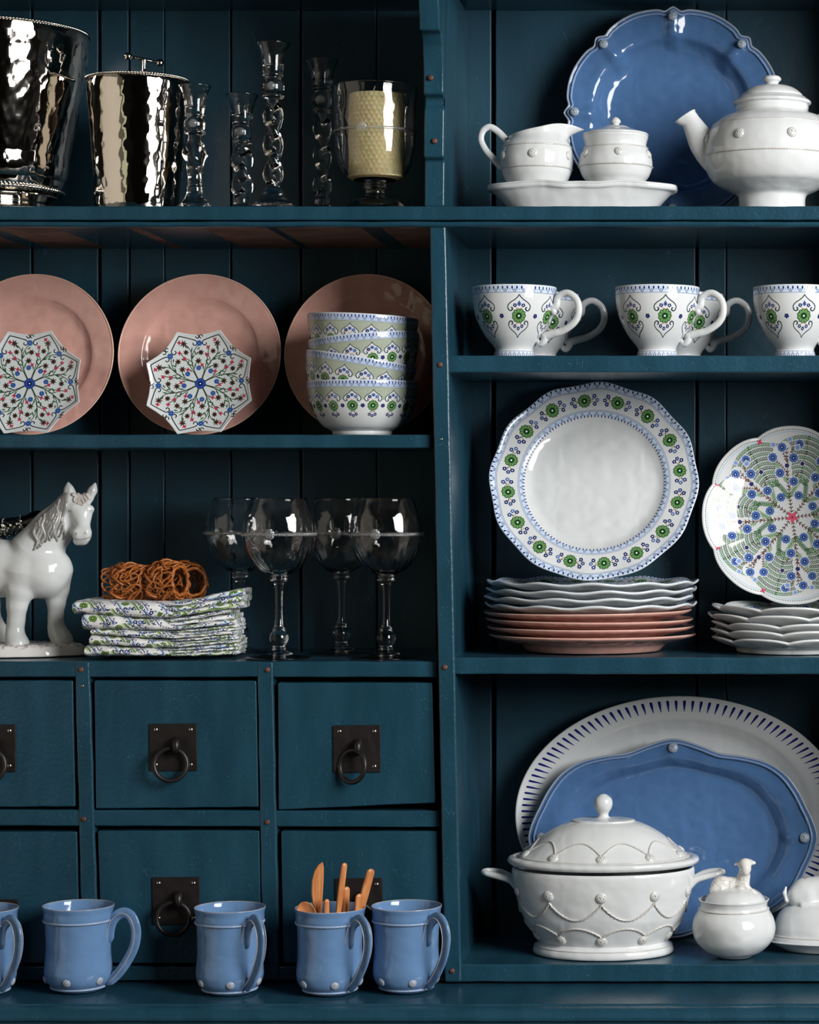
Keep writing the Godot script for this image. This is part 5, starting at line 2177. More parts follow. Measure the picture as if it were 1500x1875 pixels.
func build_lower_bay() -> void:
	var fy := Y_LOW
	# oval white platter with blue strokes round the rim
	var z := -0.238
	var k := kz(z)
	var tilt := 0.12
	var c := at(1246, 1507, z)
	var A := 300.0 * k
	var B := 213.0 * k / cos(tilt)
	c.y = fy + B * cos(tilt) + 0.0006
	var o := thing("oval_platter", "large oval white platter with short navy strokes round its rim, behind the blue platter", "platter", c)
	o.transform = lean(c, tilt)
	var pad := Pad.new(64, 256, PAPER)
	pad.line(Vector2(32, 62), Vector2(32, 92), 11, Color(0.10, 0.12, 0.40))
	pad.line(Vector2(32, 92), Vector2(32, 168), 11, Color(0.12, 0.15, 0.46), 3)
	var ring := smooth([[0, 0.018], [0.60, 0.018], [0.70, 0.024], [0.77, 0.050], [0.82, 0.072], [0.97, 0.096], [0.993, 0.10], [1.0, 0.094], [0.98, 0.082], [0.82, 0.048], [0.76, 0.010], [0.74, 0.0], [0.70, 0.0], [0.68, 0.006], [0, 0.006]], 7)
	var oval := func(a, p, _j):
		# the rim keeps its width all round
		var r: float = Vector2(p.x, p.z).length()
		if r < 1e-6:
			return p * A
		var d := Vector2(sin(a), cos(a))
		return Vector3(d.x * A * r, p.y * A, d.y * (B * r - (1.0 - r) * 0.0))
	o.get_parent()
	part("dish", plate_mesh(ring, 240, M.white, oval, printed(tex(pad.image())), 0.80, 116.0), o)
	# blue platter before it
	z = -0.205
	k = kz(z)
	tilt = 0.15
	c = at(1233, 1540, z)
	A = 262.0 * k
	B = 177.0 * k / cos(tilt)
	c.y = fy + B * cos(tilt) + 0.0008
	var o2 := thing("oval_platter", "oval blue scalloped platter with rope edge and berry medallions, behind the white tureen", "platter", c)
	o2.transform = lean(c, tilt)
	var bp := smooth([[0, 0.012], [0.62, 0.012], [0.73, 0.018], [0.78, 0.050], [0.83, 0.078], [0.93, 0.092], [0.985, 0.105], [1.0, 0.103], [0.985, 0.088], [0.85, 0.060], [0.80, 0.015], [0.77, 0.0], [0.73, 0.0], [0.71, 0.005], [0, 0.005]], 7)
	var AA := A
	var BB := B
	var blue_oval := func(a, p, _j):
		var r: float = Vector2(p.x, p.z).length()
		if r < 1e-6:
			return p * AA
		var d := Vector2(sin(a), cos(a))
		# the outer edge: an oblong with a bracket point at each end of both axes and hollow shoulders between
		# measured on the outline, from the bracket point on the short axis round to the one on the long axis
		var deg := rad_to_deg(atan2(absf(d.x), absf(d.y)))
		var tab := [[-12.0, 0.949], [0.0, 1.0], [11.5, 0.949], [21.0, 0.915], [31.0, 0.958], [41.0, 1.004], [50.0, 1.012], [60.0, 0.994], [71.0, 0.979], [79.0, 0.987], [86.0, 0.999], [90.0, 1.004], [94.0, 0.999], [101.0, 0.987]]
		var q := 1
		while q < tab.size() - 3 and deg > tab[q + 1][0]:
			q += 1
		var g: float = (deg - tab[q][0]) / (tab[q + 1][0] - tab[q][0])
		var edge := cubic_interpolate(tab[q][1], tab[q + 1][1], tab[q - 1][1], tab[q + 2][1], g)
		var f := minf(deg, 90.0 - deg) / 45.0
		var m := lerpf(lerpf(0.97, edge, 0.35), edge, smoothstep(0.7, 1.0, r))
		var ridge := 0.0035 * exp(-pow(f / 0.09, 2.0)) * smoothstep(0.74, 0.80, r) * (1.0 - smoothstep(0.92, 0.99, r))
		return Vector3(d.x * AA * r * m, p.y * AA + ridge, d.y * BB * r * m)
	var b := Buf.new()
	lathe(b, bp, 360, 1.0, blue_oval)
	part("dish", mesh(b, M.deep_blue), o2)
	var pts := PackedVector3Array()
	var pts2 := PackedVector3Array()
	for q in 1000:
		var a := TAU * q / 1000
		pts.append(blue_oval.call(a, Vector3(sin(a) * 0.962, 0.103, cos(a) * 0.962), 0) + Vector3(0, 0.0006, 0))
	for q in 360:
		var a := TAU * q / 360
		pts2.append(blue_oval.call(a, Vector3(sin(a) * 0.996, 0.102, cos(a) * 0.996), 0))
	b = Buf.new()
	rope_on(b, pts, 2.2 * k, 230 * 2)
	part("rope_trim", mesh(b, M.blue_rope), o2)
	b = Buf.new()
	tube(b, pts2, 1.9 * k, 8, true)
	part("rim_edge", mesh(b, M.blue_edge), o2)
	var bm := berry_mesh(9.5 * k, M.white_tinted, Color(0.03, 0.04, 0.07), 40, Color(0.36, 0.42, 0.50))
	for q in 4:
		var a := TAU * q / 4
		var p: Vector3 = blue_oval.call(a, Vector3(sin(a) * 0.915, 0.092, cos(a) * 0.915), 0)
		part("berry_medallion", bm, o2, Transform3D(Basis.IDENTITY, p + Vector3(0, 0.001, 0)))
	tureen()
	lamb_jar()
	butter_dish()


# a point on an oval turned body at angle a and height h, pushed out a little
func on_body(prof: PackedVector2Array, a: float, h: float, squash: float, out := 0.0) -> Vector3:
	var g := girth(prof, h)
	return Vector3(sin(a) * (g.x + out), h, cos(a) * (g.x * squash + out))


func tureen() -> void:
	var fy := Y_LOW
	var z := -0.084
	var k := kz(z)
	var sq := 0.72
	var o := thing("soup_tureen", "large white ceramic lidded soup tureen with rope swags, berry medallions and side handles", "tureen", Vector3(at(1105, 0, z).x, fy, z))
	var pr := prof_px([[0, 1800], [120, 1800, 1], [126, 1745], [129, 1738], [127, 1730], [120, 1724], [117, 1720, 1], [123, 1712], [146, 1678], [160, 1637], [166.5, 1605], [167, 1590], [164, 1586], [158, 1592], [150, 1640], [130, 1690], [0, 1710]], z, fy, 7)
	var b := Buf.new()
	lathe(b, pr, 128, 1.0, null, sq)
	part("body", mesh(b, M.white), o)
	b = Buf.new()
	var lp := prof_px([[0, 1581], [160, 1581], [172, 1579, 1], [175.5, 1574], [174, 1569], [166, 1566], [158, 1566.5], [155, 1564, 1], [132, 1547], [108, 1527], [78, 1510], [58, 1503, 1], [57, 1500.5], [30, 1498.5], [13, 1497], [9.5, 1493], [10, 1488], [15, 1480], [17, 1472], [15, 1462], [8, 1456], [4, 1454], [0, 1453.5]], z, fy, 7)
	# the flat oval parts are squashed, the knob stays round
	var knob_r := 26.0 * k
	lathe(b, lp, 128, 1.0, func(a, p, _j):
		var r: float = Vector2(p.x, p.z).length()
		var s := lerpf(1.0, sq, smoothstep(knob_r * 0.6, knob_r * 1.6, r))
		return Vector3(p.x, p.y, p.z * s))
	var lid := part("lid", mesh(b, M.white), o)
	lid.set_meta("label", "domed oval lid with acorn knob")
	var yy := func(y): return EYE.y + (VY - y) * k - fy
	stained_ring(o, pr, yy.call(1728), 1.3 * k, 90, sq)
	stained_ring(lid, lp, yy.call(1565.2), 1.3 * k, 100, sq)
	# swags
	var bm := berry_mesh(10.5 * k, M.white_tinted, Color(0.16, 0.11, 0.08))
	var n := 10
	for q in n:
		var a0 := TAU * (q + 0.02) / n
		var a1 := TAU * (q + 1.02) / n
		var low := PackedVector3Array()
		var high := PackedVector3Array()
		var mid := PackedVector3Array()
		for s in 41:
			var f := s / 40.0
			var a := lerpf(a0, a1, f)
			var sag := sin(PI * f)
			low.append(on_body(pr, a, yy.call(1638 + 30 * pow(sag, 0.8)), sq, 0.4 * k))
			high.append(on_body(pr, a, yy.call(1701 - 17 * pow(sag, 0.8)), sq, 0.4 * k))
			mid.append(on_body(lp, a, yy.call(1556 - 22 * pow(sag, 0.8)), sq, 0.4 * k))
		for e in [[low, o, 2.05], [high, o, 2.05], [mid, lid, 1.6]]:
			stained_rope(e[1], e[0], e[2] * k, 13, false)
		for e in [[1626, pr, o, 1.0], [1708, pr, o, 1.0], [1559, lp, lid, 0.95]]:
			var h: float = yy.call(e[0])
			var g := girth(e[1], h)
			var nrm := Vector3(sin(a0) * cos(g.y), sin(g.y), cos(a0) * cos(g.y) / sq)
			var x := facing(nrm, on_body(e[1], a0, h, sq))
			x.basis = x.basis.scaled_local(Vector3.ONE * float(e[3]))
			part("berry_medallion", bm, e[2], x)
	# handles: two twisted straps reaching out sideways, joined at the end
	for s in [-1.0, 1.0]:
		var hb := Buf.new()
		for t in [-1.0, 1.0]:
			var path := smooth3([Vector3(s * 156 * k, yy.call(1622), t * 16 * k), Vector3(s * 170 * k, yy.call(1609), t * 15 * k), Vector3(s * 190 * k, yy.call(1601 + t * 2), t * 13 * k), Vector3(s * 212 * k, yy.call(1597 + t * 1.5), t * 8 * k), Vector3(s * 219 * k, yy.call(1596), 0)], 6)
			tube(hb, path, func(f, _a): return (7.0 - 2.2 * f) * k, 12)
		var tip := Buf.new()
		lathe(tip, smooth([[0, -1], [0.7, -0.7], [1, 0], [0.7, 0.7], [0, 1]], 4), 18)
		hb.moved(tip, Transform3D(Basis.from_scale(Vector3.ONE * 6.0 * k), Vector3(s * 218 * k, yy.call(1596.5), 0)))
		part("handle", mesh(hb, M.white), o)


func lamb_jar() -> void:
	var fy := Y_LOW
	var z := -0.052
	var k := kz(z)
	var o := thing("sugar_jar", "round white ceramic jar with a small lamb lying on its lid, beside the tureen", "jar", Vector3(at(1344, 0, z).x, fy, z))
	var pr := prof_px([[0, 1800], [30, 1800, 1], [33, 1750], [36, 1748], [52, 1740], [70, 1722], [76.5, 1701], [73, 1680], [65, 1666], [61.5, 1658], [63, 1650], [65, 1646], [63, 1645], [59, 1652], [60, 1664], [40, 1720], [0, 1735]], z, fy, 7)
	var b := Buf.new()
	# hand-thrown: a soft dent on the left front
	lathe(b, pr, 96, 1.0, func(a, p, _j):
		var d: float = exp(-pow((angle_difference(a, -0.55)) / 0.42, 2.0) - pow((p.y - 0.030) / 0.013, 2.0))
		return Vector3(p.x * (1 - 0.055 * d), p.y, p.z * (1 - 0.055 * d)))
	part("body", mesh(b, M.white), o)
	var yy := func(y): return EYE.y + (VY - y) * k - fy
	stained_ring(o, pr, yy.call(1663), 1.6 * k, 62)
	b = Buf.new()
	var lp := prof_px([[0, 1656], [54, 1656, 1], [56, 1653], [55, 1648], [49, 1638], [38, 1630], [20, 1625], [0, 1624]], z, fy, 6)
	lathe(b, lp, 72)
	var lid := part("lid", mesh(b, M.white), o, Transform3D(Basis(Vector3.BACK, -0.03) * Basis(Vector3.RIGHT, 0.03), Vector3(0, 0.0008, 0)))
	# the lamb: lying along x, chest and raised head to the right
	var p := func(x, y, dz := 0.0): return Vector3((x - 1344) * k, yy.call(y), dz * k)
	var f := Field.new()
	f.capsule(p.call(1314, 1621, -2), 14 * k, p.call(1345, 1618, -2), 12 * k)
	f.capsule(p.call(1307, 1626, 4), 9.5 * k, p.call(1318, 1618, 0), 12 * k)
	f.capsule(p.call(1300, 1632, 8), 4 * k, p.call(1318, 1630, 13), 6 * k)
	f.capsule(p.call(1356, 1619, 2), 13 * k, p.call(1358, 1604, 3), 10.5 * k)
	f.capsule(p.call(1358, 1604, 3), 10 * k, p.call(1359, 1588, 5), 9.5 * k)
	f.capsule(p.call(1359.5, 1581, 6), 11 * k, p.call(1361, 1588, 13), 9 * k)
	f.capsule(p.call(1361, 1590, 14), 6.5 * k, p.call(1361, 1594, 17), 5 * k)
	f.capsule(p.call(1352, 1580, 2), 4 * k, p.call(1341, 1583, 1), 2.2 * k)
	f.capsule(p.call(1369, 1577, 2), 4 * k, p.call(1376, 1579, 2), 3.2 * k)
	f.capsule(p.call(1362, 1622, 10), 6 * k, p.call(1376, 1632, 14), 4.5 * k)
	f.capsule(p.call(1376, 1632, 14), 4.5 * k, p.call(1389, 1642, 14), 4.2 * k)
	f.capsule(p.call(1352, 1628, 12), 6 * k, p.call(1340, 1632, 18), 4.5 * k)
	b = f.surface(0.9 * k * 1.6, 2.2 * k)
	# curls pressed into the fleece, stained brown in the pits; the face is smooth
	var r := RandomNumberGenerator.new()
	r.seed = 3
	var pits := PackedVector3Array()
	for q in 340:
		pits.append(b.v[r.randi() % b.v.size()])
	for q in b.v.size():
		var v := b.v[q]
		var woolly := 1.0 if not (v.z > 7.5 * k and v.y > yy.call(1600)) and v.x < (1376 - 1344) * k else 0.0
		var near := 9.0
		for e in pits:
			near = minf(near, v.distance_squared_to(e))
		var d := clampf(1.0 - sqrt(near) / (1.5 * k), 0, 1) * woolly
		b.c[q] = Color(0.74, 0.73, 0.70).lerp(Color(0.30, 0.19, 0.13), d * 0.8)
		b.v[q] = v - b.n[q] * d * 0.7 * k
	part("lamb_finial", mesh(b, M.white_tinted), lid)


func butter_dish() -> void:
	var fy := Y_LOW
	var z := -0.102
	var k := kz(z)
	var o := thing("butter_dish", "white ceramic covered butter dish with a lying pig on top, cut by the right edge", "dish", Vector3(at(1516, 0, z).x, fy, z))
	var yy := func(y): return EYE.y + (VY - y) * k - fy
	var ov := func(_a, p, _j): return Vector3(p.x * 1.0, p.y, p.z * 0.62)
	var b := Buf.new()
	lathe(b, prof_px([[0, 1800], [78, 1800, 1], [80, 1741], [92, 1731], [110, 1722], [118, 1719], [117, 1716.5], [105, 1719], [90, 1722], [0, 1723]], z, fy, 6), 96, 1.0, ov)
	part("plate", mesh(b, M.white), o)
	b = Buf.new()
	var cp := prof_px([[0, 1722.2], [98, 1722.2, 1], [103, 1718], [103, 1712, 1], [100, 1709], [98, 1695], [91, 1674], [78, 1660], [60, 1653], [0, 1650]], z, fy, 6)
	lathe(b, cp, 96, 1.0, ov)
	var cover := part("cover", mesh(b, M.white), o)
	stained_ring(cover, cp, yy.call(1710), 1.5 * k, 96, 0.62)
	var p := func(x, y, dz := 0.0): return Vector3((x - 1516) * k, yy.call(y), dz * k)
	var f := Field.new()
	f.capsule(p.call(1474, 1634, 0), 27 * k, p.call(1530, 1630, 0), 30 * k)
	f.capsule(p.call(1463, 1640, 6), 22 * k, p.call(1480, 1640, 8), 24 * k)
	f.capsule(p.call(1570, 1632, 2), 22 * k, p.call(1588, 1638, 4), 15 * k)
	f.capsule(p.call(1588, 1638, 4), 11 * k, p.call(1602, 1642, 5), 10 * k)
	f.capsule(p.call(1470, 1654, 26), 7 * k, p.call(1502, 1655, 30), 7 * k)
	f.capsule(p.call(1540, 1654, 26), 8 * k, p.call(1566, 1656, 30), 6 * k)
	f.capsule(p.call(1572, 1612, 14), 5 * k, p.call(1580, 1602, 18), 3 * k)
	b = f.surface(2.2 * k, 2.2 * k)
	# the curl at the near end
	var g := Field.new()
	g.capsule(p.call(1439, 1623, 12), 2.0 * k, p.call(1436.5, 1633, 14), 3.6 * k)
	g.capsule(p.call(1436.5, 1633, 14), 3.6 * k, p.call(1440, 1646, 14), 3.2 * k)
	g.capsule(p.call(1440, 1646, 14), 3.2 * k, p.call(1449, 1648, 12), 3.6 * k)
	b.moved(g.surface(1.1 * k, 1.0 * k), Transform3D.IDENTITY)
	for q in b.v.size():
		# a crease behind the haunch
		var w := (b.v[q].x / k + 1516 - 1479.0 - 5.0 * sin((b.v[q].y / k) * 0.08)) / 2.6
		b.v[q] -= b.n[q] * 2.2 * k * exp(-w * w) * smoothstep(0.0, 0.5, b.n[q].z + 0.3)
	part("pig_finial", mesh(b, M.white), cover)


# ---------------------------------------------------------------- soft bodies: capsules joined by a smooth minimum, meshed as surface nets

class Field:
	var bones := []

	func capsule(a: Vector3, ra: float, b: Vector3, rb: float) -> void:
		bones.append([a, ra, b, rb])

	func dist(p: Vector3, k: float) -> float:
		var s := 0.0
		for e in bones:
			var ab: Vector3 = e[2] - e[0]
			var t := clampf((p - e[0]).dot(ab) / maxf(ab.length_squared(), 1e-12), 0, 1)
			s += exp(-(p.distance_to(e[0] + ab * t) - lerpf(e[1], e[3], t)) / k)
		return -k * log(s + 1e-30)

	# cell: size of a grid cell; k: how softly parts join
	func surface(cell: float, k: float) -> Buf:
		var lo := Vector3.ONE * 1e9
		var hi := -lo
		for e in bones:
			for q in [0, 2]:
				var r: float = e[q + 1] + 3.0 * cell + k
				lo = lo.min(e[q] - Vector3.ONE * r)
				hi = hi.max(e[q] + Vector3.ONE * r)
		var nx := int((hi.x - lo.x) / cell) + 2
		var ny := int((hi.y - lo.y) / cell) + 2
		var nz := int((hi.z - lo.z) / cell) + 2
		var sum := PackedFloat32Array()
		sum.resize(nx * ny * nz)
		var reach := 4.0 * k + 2.0 * cell
		for e in bones:
			var a: Vector3 = e[0]
			var b: Vector3 = e[2]
			var ra: float = e[1]
			var rb: float = e[3]
			var ab := b - a
			var l2 := maxf(ab.length_squared(), 1e-12)
			var l := (a - Vector3.ONE * ra).min(b - Vector3.ONE * rb) - Vector3.ONE * reach - lo
			var h := (a + Vector3.ONE * ra).max(b + Vector3.ONE * rb) + Vector3.ONE * reach - lo
			for iz in range(maxi(0, int(l.z / cell)), mini(nz, int(h.z / cell) + 1)):
				for iy in range(maxi(0, int(l.y / cell)), mini(ny, int(h.y / cell) + 1)):
					var row := (iz * ny + iy) * nx
					for ix in range(maxi(0, int(l.x / cell)), mini(nx, int(h.x / cell) + 1)):
						var p := lo + Vector3(ix, iy, iz) * cell
						var t := clampf((p - a).dot(ab) / l2, 0.0, 1.0)
						var d := p.distance_to(a + ab * t) - lerpf(ra, rb, t)
						if d < reach:
							sum[row + ix] += exp(-d / k)
		# sum > 1 is inside
		var out := Buf.new()
		var at_cell := {}
		var sx := [0, 1, 0, 1, 0, 1, 0, 1]
		var sy := [0, 0, 1, 1, 0, 0, 1, 1]
		var sz := [0, 0, 0, 0, 1, 1, 1, 1]
		var edges := [[0, 1], [2, 3], [4, 5], [6, 7], [0, 2], [1, 3], [4, 6], [5, 7], [0, 4], [1, 5], [2, 6], [3, 7]]
		for iz in nz - 1:
			for iy in ny - 1:
				var row := (iz * ny + iy) * nx
				for ix in nx - 1:
					var o := row + ix
					var inside := 0
					if sum[o] > 1.0: inside += 1
					if sum[o + 1] > 1.0: inside += 1
					if sum[o + nx] > 1.0: inside += 1
					if sum[o + nx + 1] > 1.0: inside += 1
					var o2 := o + nx * ny
					if sum[o2] > 1.0: inside += 1
					if sum[o2 + 1] > 1.0: inside += 1
					if sum[o2 + nx] > 1.0: inside += 1
					if sum[o2 + nx + 1] > 1.0: inside += 1
					if inside == 0 or inside == 8:
						continue
					var val := []
					for q in 8:
						val.append(-k * log(sum[o + sx[q] + sy[q] * nx + sz[q] * nx * ny] + 1e-9))
					var c := Vector3.ZERO
					var n := 0
					for e in edges:
						var v0: float = val[e[0]]
						var v1: float = val[e[1]]
						if (v0 < 0) != (v1 < 0):
							var f := v0 / (v0 - v1)
							c += Vector3(lerpf(sx[e[0]], sx[e[1]], f), lerpf(sy[e[0]], sy[e[1]], f), lerpf(sz[e[0]], sz[e[1]], f))
							n += 1
					c /= n
					var g := Vector3(val[1] + val[3] + val[5] + val[7] - val[0] - val[2] - val[4] - val[6], val[2] + val[3] + val[6] + val[7] - val[0] - val[1] - val[4] - val[5], val[4] + val[5] + val[6] + val[7] - val[0] - val[1] - val[2] - val[3])
					at_cell[o] = out.v.size()
					out.v.append(lo + (Vector3(ix, iy, iz) + c) * cell)
					out.n.append(g.normalized())
					out.t.append(Vector2.ZERO)
					out.c.append(Color.WHITE)
		for o in at_cell:
			var ix: int = o % nx
			var iy: int = (o / nx) % ny
			var iz: int = o / (nx * ny)
			var here := sum[o] > 1.0
			# the three edges that start at this cell's lowest corner
			if iy > 0 and iz > 0 and here != (sum[o + 1] > 1.0):
				_quad(out, at_cell, o, o - nx, o - nx - nx * ny, o - nx * ny, here)
			if ix > 0 and iz > 0 and here != (sum[o + nx] > 1.0):
				_quad(out, at_cell, o, o - nx * ny, o - nx * ny - 1, o - 1, here)
			if ix > 0 and iy > 0 and here != (sum[o + nx * ny] > 1.0):
				_quad(out, at_cell, o, o - 1, o - 1 - nx, o - nx, here)
		return out

	func _quad(out: Buf, cells: Dictionary, a: int, b: int, c: int, d: int, here: bool) -> void:
		if not (cells.has(a) and cells.has(b) and cells.has(c) and cells.has(d)):
			return
		var p: int = cells[a]
		var q: int = cells[b]
		var r: int = cells[c]
		var s: int = cells[d]
		# wind so that triangles run clockwise seen from outside
		var face := (out.v[q] - out.v[p]).cross(out.v[r] - out.v[p])
		if face.dot(out.n[p]) > 0:
			out.i.append_array([p, r, q, p, s, r])
		else:
			out.i.append_array([p, q, r, p, r, s])


# ---------------------------------------------------------------- on the drawers

func build_drawer_shelf() -> void:
	horse()
	horn_server()
	napkins()
	wine_glasses()


func horse() -> void:
	var fy := Y_DRAW
	var z := -0.115
	var k := kz(z)
	var x0 := 40.0
	var o := thing("horse_figurine", "white glazed ceramic horse figurine standing on an oval base, cut by the left edge", "figurine", Vector3(at(x0, 0, z).x, fy, z))
	var yy := func(y): return EYE.y + (VY - y) * k - fy
	var p := func(x, y, dz := 0.0): return Vector3((x - x0) * k, yy.call(y), dz * k)
	var f := Field.new()
	# barrel and quarters, chest, neck
	f.capsule(p.call(-95, 1034, -18), 56 * k, p.call(0, 1041, -4), 52 * k)
	f.capsule(p.call(0, 1041, -4), 50 * k, p.call(78, 1046, 4), 50 * k)
	f.capsule(p.call(-120, 1030, -20), 50 * k, p.call(-96, 1050, -20), 46 * k)
	f.capsule(p.call(50, 1050, 24), 34 * k, p.call(46, 1078, 26), 24 * k)
	f.capsule(p.call(96, 1050, -8), 34 * k, p.call(100, 1078, -14), 22 * k)
	f.capsule(p.call(88, 1052, 14), 34 * k, p.call(100, 1040, 8), 32 * k)
	f.capsule(p.call(66, 1010, 2), 46 * k, p.call(98, 968, 4), 36 * k)
	f.capsule(p.call(98, 968, 4), 36 * k, p.call(126, 926, 6), 23 * k)
	# head
	f.capsule(p.call(140, 925, 8), 19 * k, p.call(150, 932, 14), 18 * k)
	f.capsule(p.call(138, 948, 8), 16 * k, p.call(150, 944, 16), 17 * k)
	f.capsule(p.call(156, 942, 20), 16 * k, p.call(162, 972, 35), 11.0 * k)
	f.capsule(p.call(155.5, 975, 38), 9 * k, p.call(166, 975, 36), 8.6 * k)
	f.capsule(p.call(154, 983, 38), 7.2 * k, p.call(166, 984, 36), 7.0 * k)
	f.capsule(p.call(151, 991, 33), 5.4 * k, p.call(162, 991.5, 33), 5.2 * k)
	f.capsule(p.call(138, 962, 12), 11 * k, p.call(152, 986, 28), 8 * k)
	f.capsule(p.call(137, 930, 26), 5.5 * k, p.call(142, 930, 28), 5 * k)
	f.capsule(p.call(172, 932, 22), 5.5 * k, p.call(168, 931, 25), 5 * k)
	f.capsule(p.call(151, 974, 45), 3.8 * k, p.call(153, 978, 45), 3.2 * k)
	f.capsule(p.call(169, 974, 42), 3.6 * k, p.call(168, 977, 42), 3.2 * k)
	# ears
	f.capsule(p.call(133, 910, 10), 8.5 * k, p.call(129, 896, 10), 7.0 * k)
	f.capsule(p.call(129, 896, 10), 6.8 * k, p.call(127.5, 885, 10), 2.2 * k)
	f.capsule(p.call(166, 912, 10), 8.0 * k, p.call(172, 898, 9), 6.5 * k)
	f.capsule(p.call(172, 898, 9), 6.3 * k, p.call(176.5, 886, 9), 2.4 * k)
	# near foreleg, far foreleg, hind legs
	for e in [[[42, 1078, 26, 24], [39, 1108, 27, 17], [37.5, 1134, 27, 13.8], [35.5, 1150, 27, 13.0], [36, 1164, 28, 14.5], [41, 1178, 31, 19], [42, 1183, 31, 20]],
			[[98, 1076, -14, 23], [99, 1104, -15, 15], [98, 1130, -15, 12.0], [98.5, 1148, -15, 12.5], [103, 1160, -13, 15], [111, 1172, -10, 17], [113, 1179, -9, 18]],
			[[-104, 1070, 10, 36], [-90, 1104, 14, 22], [-104, 1134, 14, 14], [-98, 1160, 16, 13], [-92, 1178, 18, 18]],
			[[-70, 1070, -50, 32], [-36, 1104, -52, 20], [-30, 1134, -52, 14], [-18, 1156, -50, 14], [-4, 1174, -48, 18]]]:
		for q in e.size() - 1:
			f.capsule(p.call(e[q][0], e[q][1], e[q][2]), e[q][3] * k, p.call(e[q + 1][0], e[q + 1][1], e[q + 1][2]), e[q + 1][3] * k)
	var b := f.surface(1.9 * k, 3.6 * k)
	var low: float = yy.call(1190)
	for q in b.v.size():
		b.v[q].y = maxf(b.v[q].y, low)
	# carve and darken: nostrils, mouth line, eyes, the hollow of the ears
	for q in b.v.size():
		var v := b.v[q]
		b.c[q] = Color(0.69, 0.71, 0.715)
		if b.n[q].z < 0.12 or v.y < yy.call(1003) or v.x < (118 - x0) * k:
			continue
		var w := Vector2(v.x / k + x0, VY - (v.y + fy - EYE.y) / k)
		var dip := 0.0
		var darkening := 0.0
		for e in [[152.5, 976.5, 1.9, 2.7, 2.6, 0.8], [168.5, 975.5, 1.6, 2.5, 2.4, 0.8], [135.5, 936, 4.2, 2.2, 2.2, 0.55], [175, 935, 2.0, 2.6, 1.6, 0.4], [130.2, 899, 2.3, 9.0, 3.0, 0.45], [171.0, 901, 2.0, 7.5, 2.4, 0.4]]:
			var g := exp(-pow((w.x - e[0]) / e[2], 2.0) - pow((w.y - e[1]) / e[3], 2.0))
			dip += g * e[4] * k
			darkening = maxf(darkening, g * e[5])
		var lipline := exp(-pow((w.y - 987.5 + 0.012 * pow(w.x - 157, 2.0)) / 1.1, 2.0)) * smoothstep(139.0, 145.0, w.x)
		dip += lipline * 1.5 * k
		darkening = maxf(darkening, lipline * 0.6)
		b.v[q] = v - b.n[q] * dip
		b.c[q] = b.c[q].lerp(Color(0.14, 0.12, 0.11), darkening)
	part("body", mesh(b, M.white_tinted), o)
	# mane: wavy locks lying on the near side of the neck, and a forelock
	var mane := Buf.new()
	var r := RandomNumberGenerator.new()
	r.seed = 12
	for n in 17:
		var t := n / 16.0
		var pts := []
		var sx := lerpf(127, 77, t)
		var sy := lerpf(909, 962, pow(t, 0.95)) - 2.0
		var ln := lerpf(74, 40, t) + r.randf_range(-6, 6)
		for q in 11:
			var g := q / 10.0
			var x := sx + (5.0 if t < 0.6 else 2.0) * g - 10.0 * g * (1.0 - t) + 3.0 * sin(g * 8.5 + n * 1.3) * smoothstep(0.0, 0.3, g)
			var y := sy + ln * g
			pts.append(Vector2(x, y))
		var line := []
		for e in pts:
			# drop each point onto the neck's near side
			var zz := 70.0
			while zz > -10.0 and f.dist(p.call(e.x, e.y, zz), 3.6 * k) > 1.6 * k:
				zz -= 1.5
			line.append(p.call(e.x, e.y, maxf(zz, 2.0)))
		var path := smooth3(line, 4)
		tube(mane, path, func(g, _a): return (5.2 * (1.0 - 0.70 * g * g) + 0.6) * k, 9, false, true, Vector2(1.0, 0.8))
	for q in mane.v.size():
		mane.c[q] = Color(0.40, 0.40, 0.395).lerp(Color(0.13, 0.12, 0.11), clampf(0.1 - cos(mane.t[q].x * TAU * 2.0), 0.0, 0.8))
	part("mane", mesh(mane, M.white_tinted), o)
	var lock := Buf.new()
	for n in 6:
		var sx := 140.0 + n * 5.2
		var line := []
		for q in 8:
			var g := q / 7.0
			var x := sx + (7.0 - n * 1.2) * g + 2.2 * sin(g * 6.0 + n)
			var y := 906.0 + (20.0 - absf(n - 2.5) * 2.5) * g
			var zz := 60.0
			while zz > -10.0 and f.dist(p.call(x, y, zz), 3.6 * k) > 0.9 * k:
				zz -= 1.0
			line.append(p.call(x, y, zz))
		tube(lock, smooth3(line, 4), func(g, _a): return (4.0 * (1.0 - 0.65 * g) + 0.5) * k, 8)
	for q in lock.v.size():
		var s := sin(lock.t[q].x * TAU * 2.0)
		lock.c[q] = Color(0.66, 0.64, 0.61).lerp(Color(0.34, 0.22, 0.17), 0.75 if s > 0.8 else 0.0)
	part("forelock", mesh(lock, M.white_tinted), o)
	# base: an oval plinth with a rough, brown-stained top edge
	b = Buf.new()
	var wn := FastNoiseLite.new()
	wn.frequency = 90.0
	var bp := smooth([[0, 0.0], [176, 0.0, 1], [180, 2], [178, 12], [172, 20], [160, 24], [120, 25], [0, 25]], 7)
	var prof := PackedVector2Array()
	for e in bp:
		prof.append(e * k * Vector2(1, 0.88))
	lathe(b, prof, 260, 1.0, func(a, q, _j):
		var lift: float = wn.get_noise_3dv(q * 1.0) * 3.2 * k * smoothstep(12 * k, 20 * k, q.y)
		var w := 1.0 + 0.02 * sin(a * 5.0) + 0.012 * sin(a * 11.0)
		return Vector3(q.x * w * 1.0 - 64 * k, q.y + lift, q.z * w * 0.44 - 4 * k))
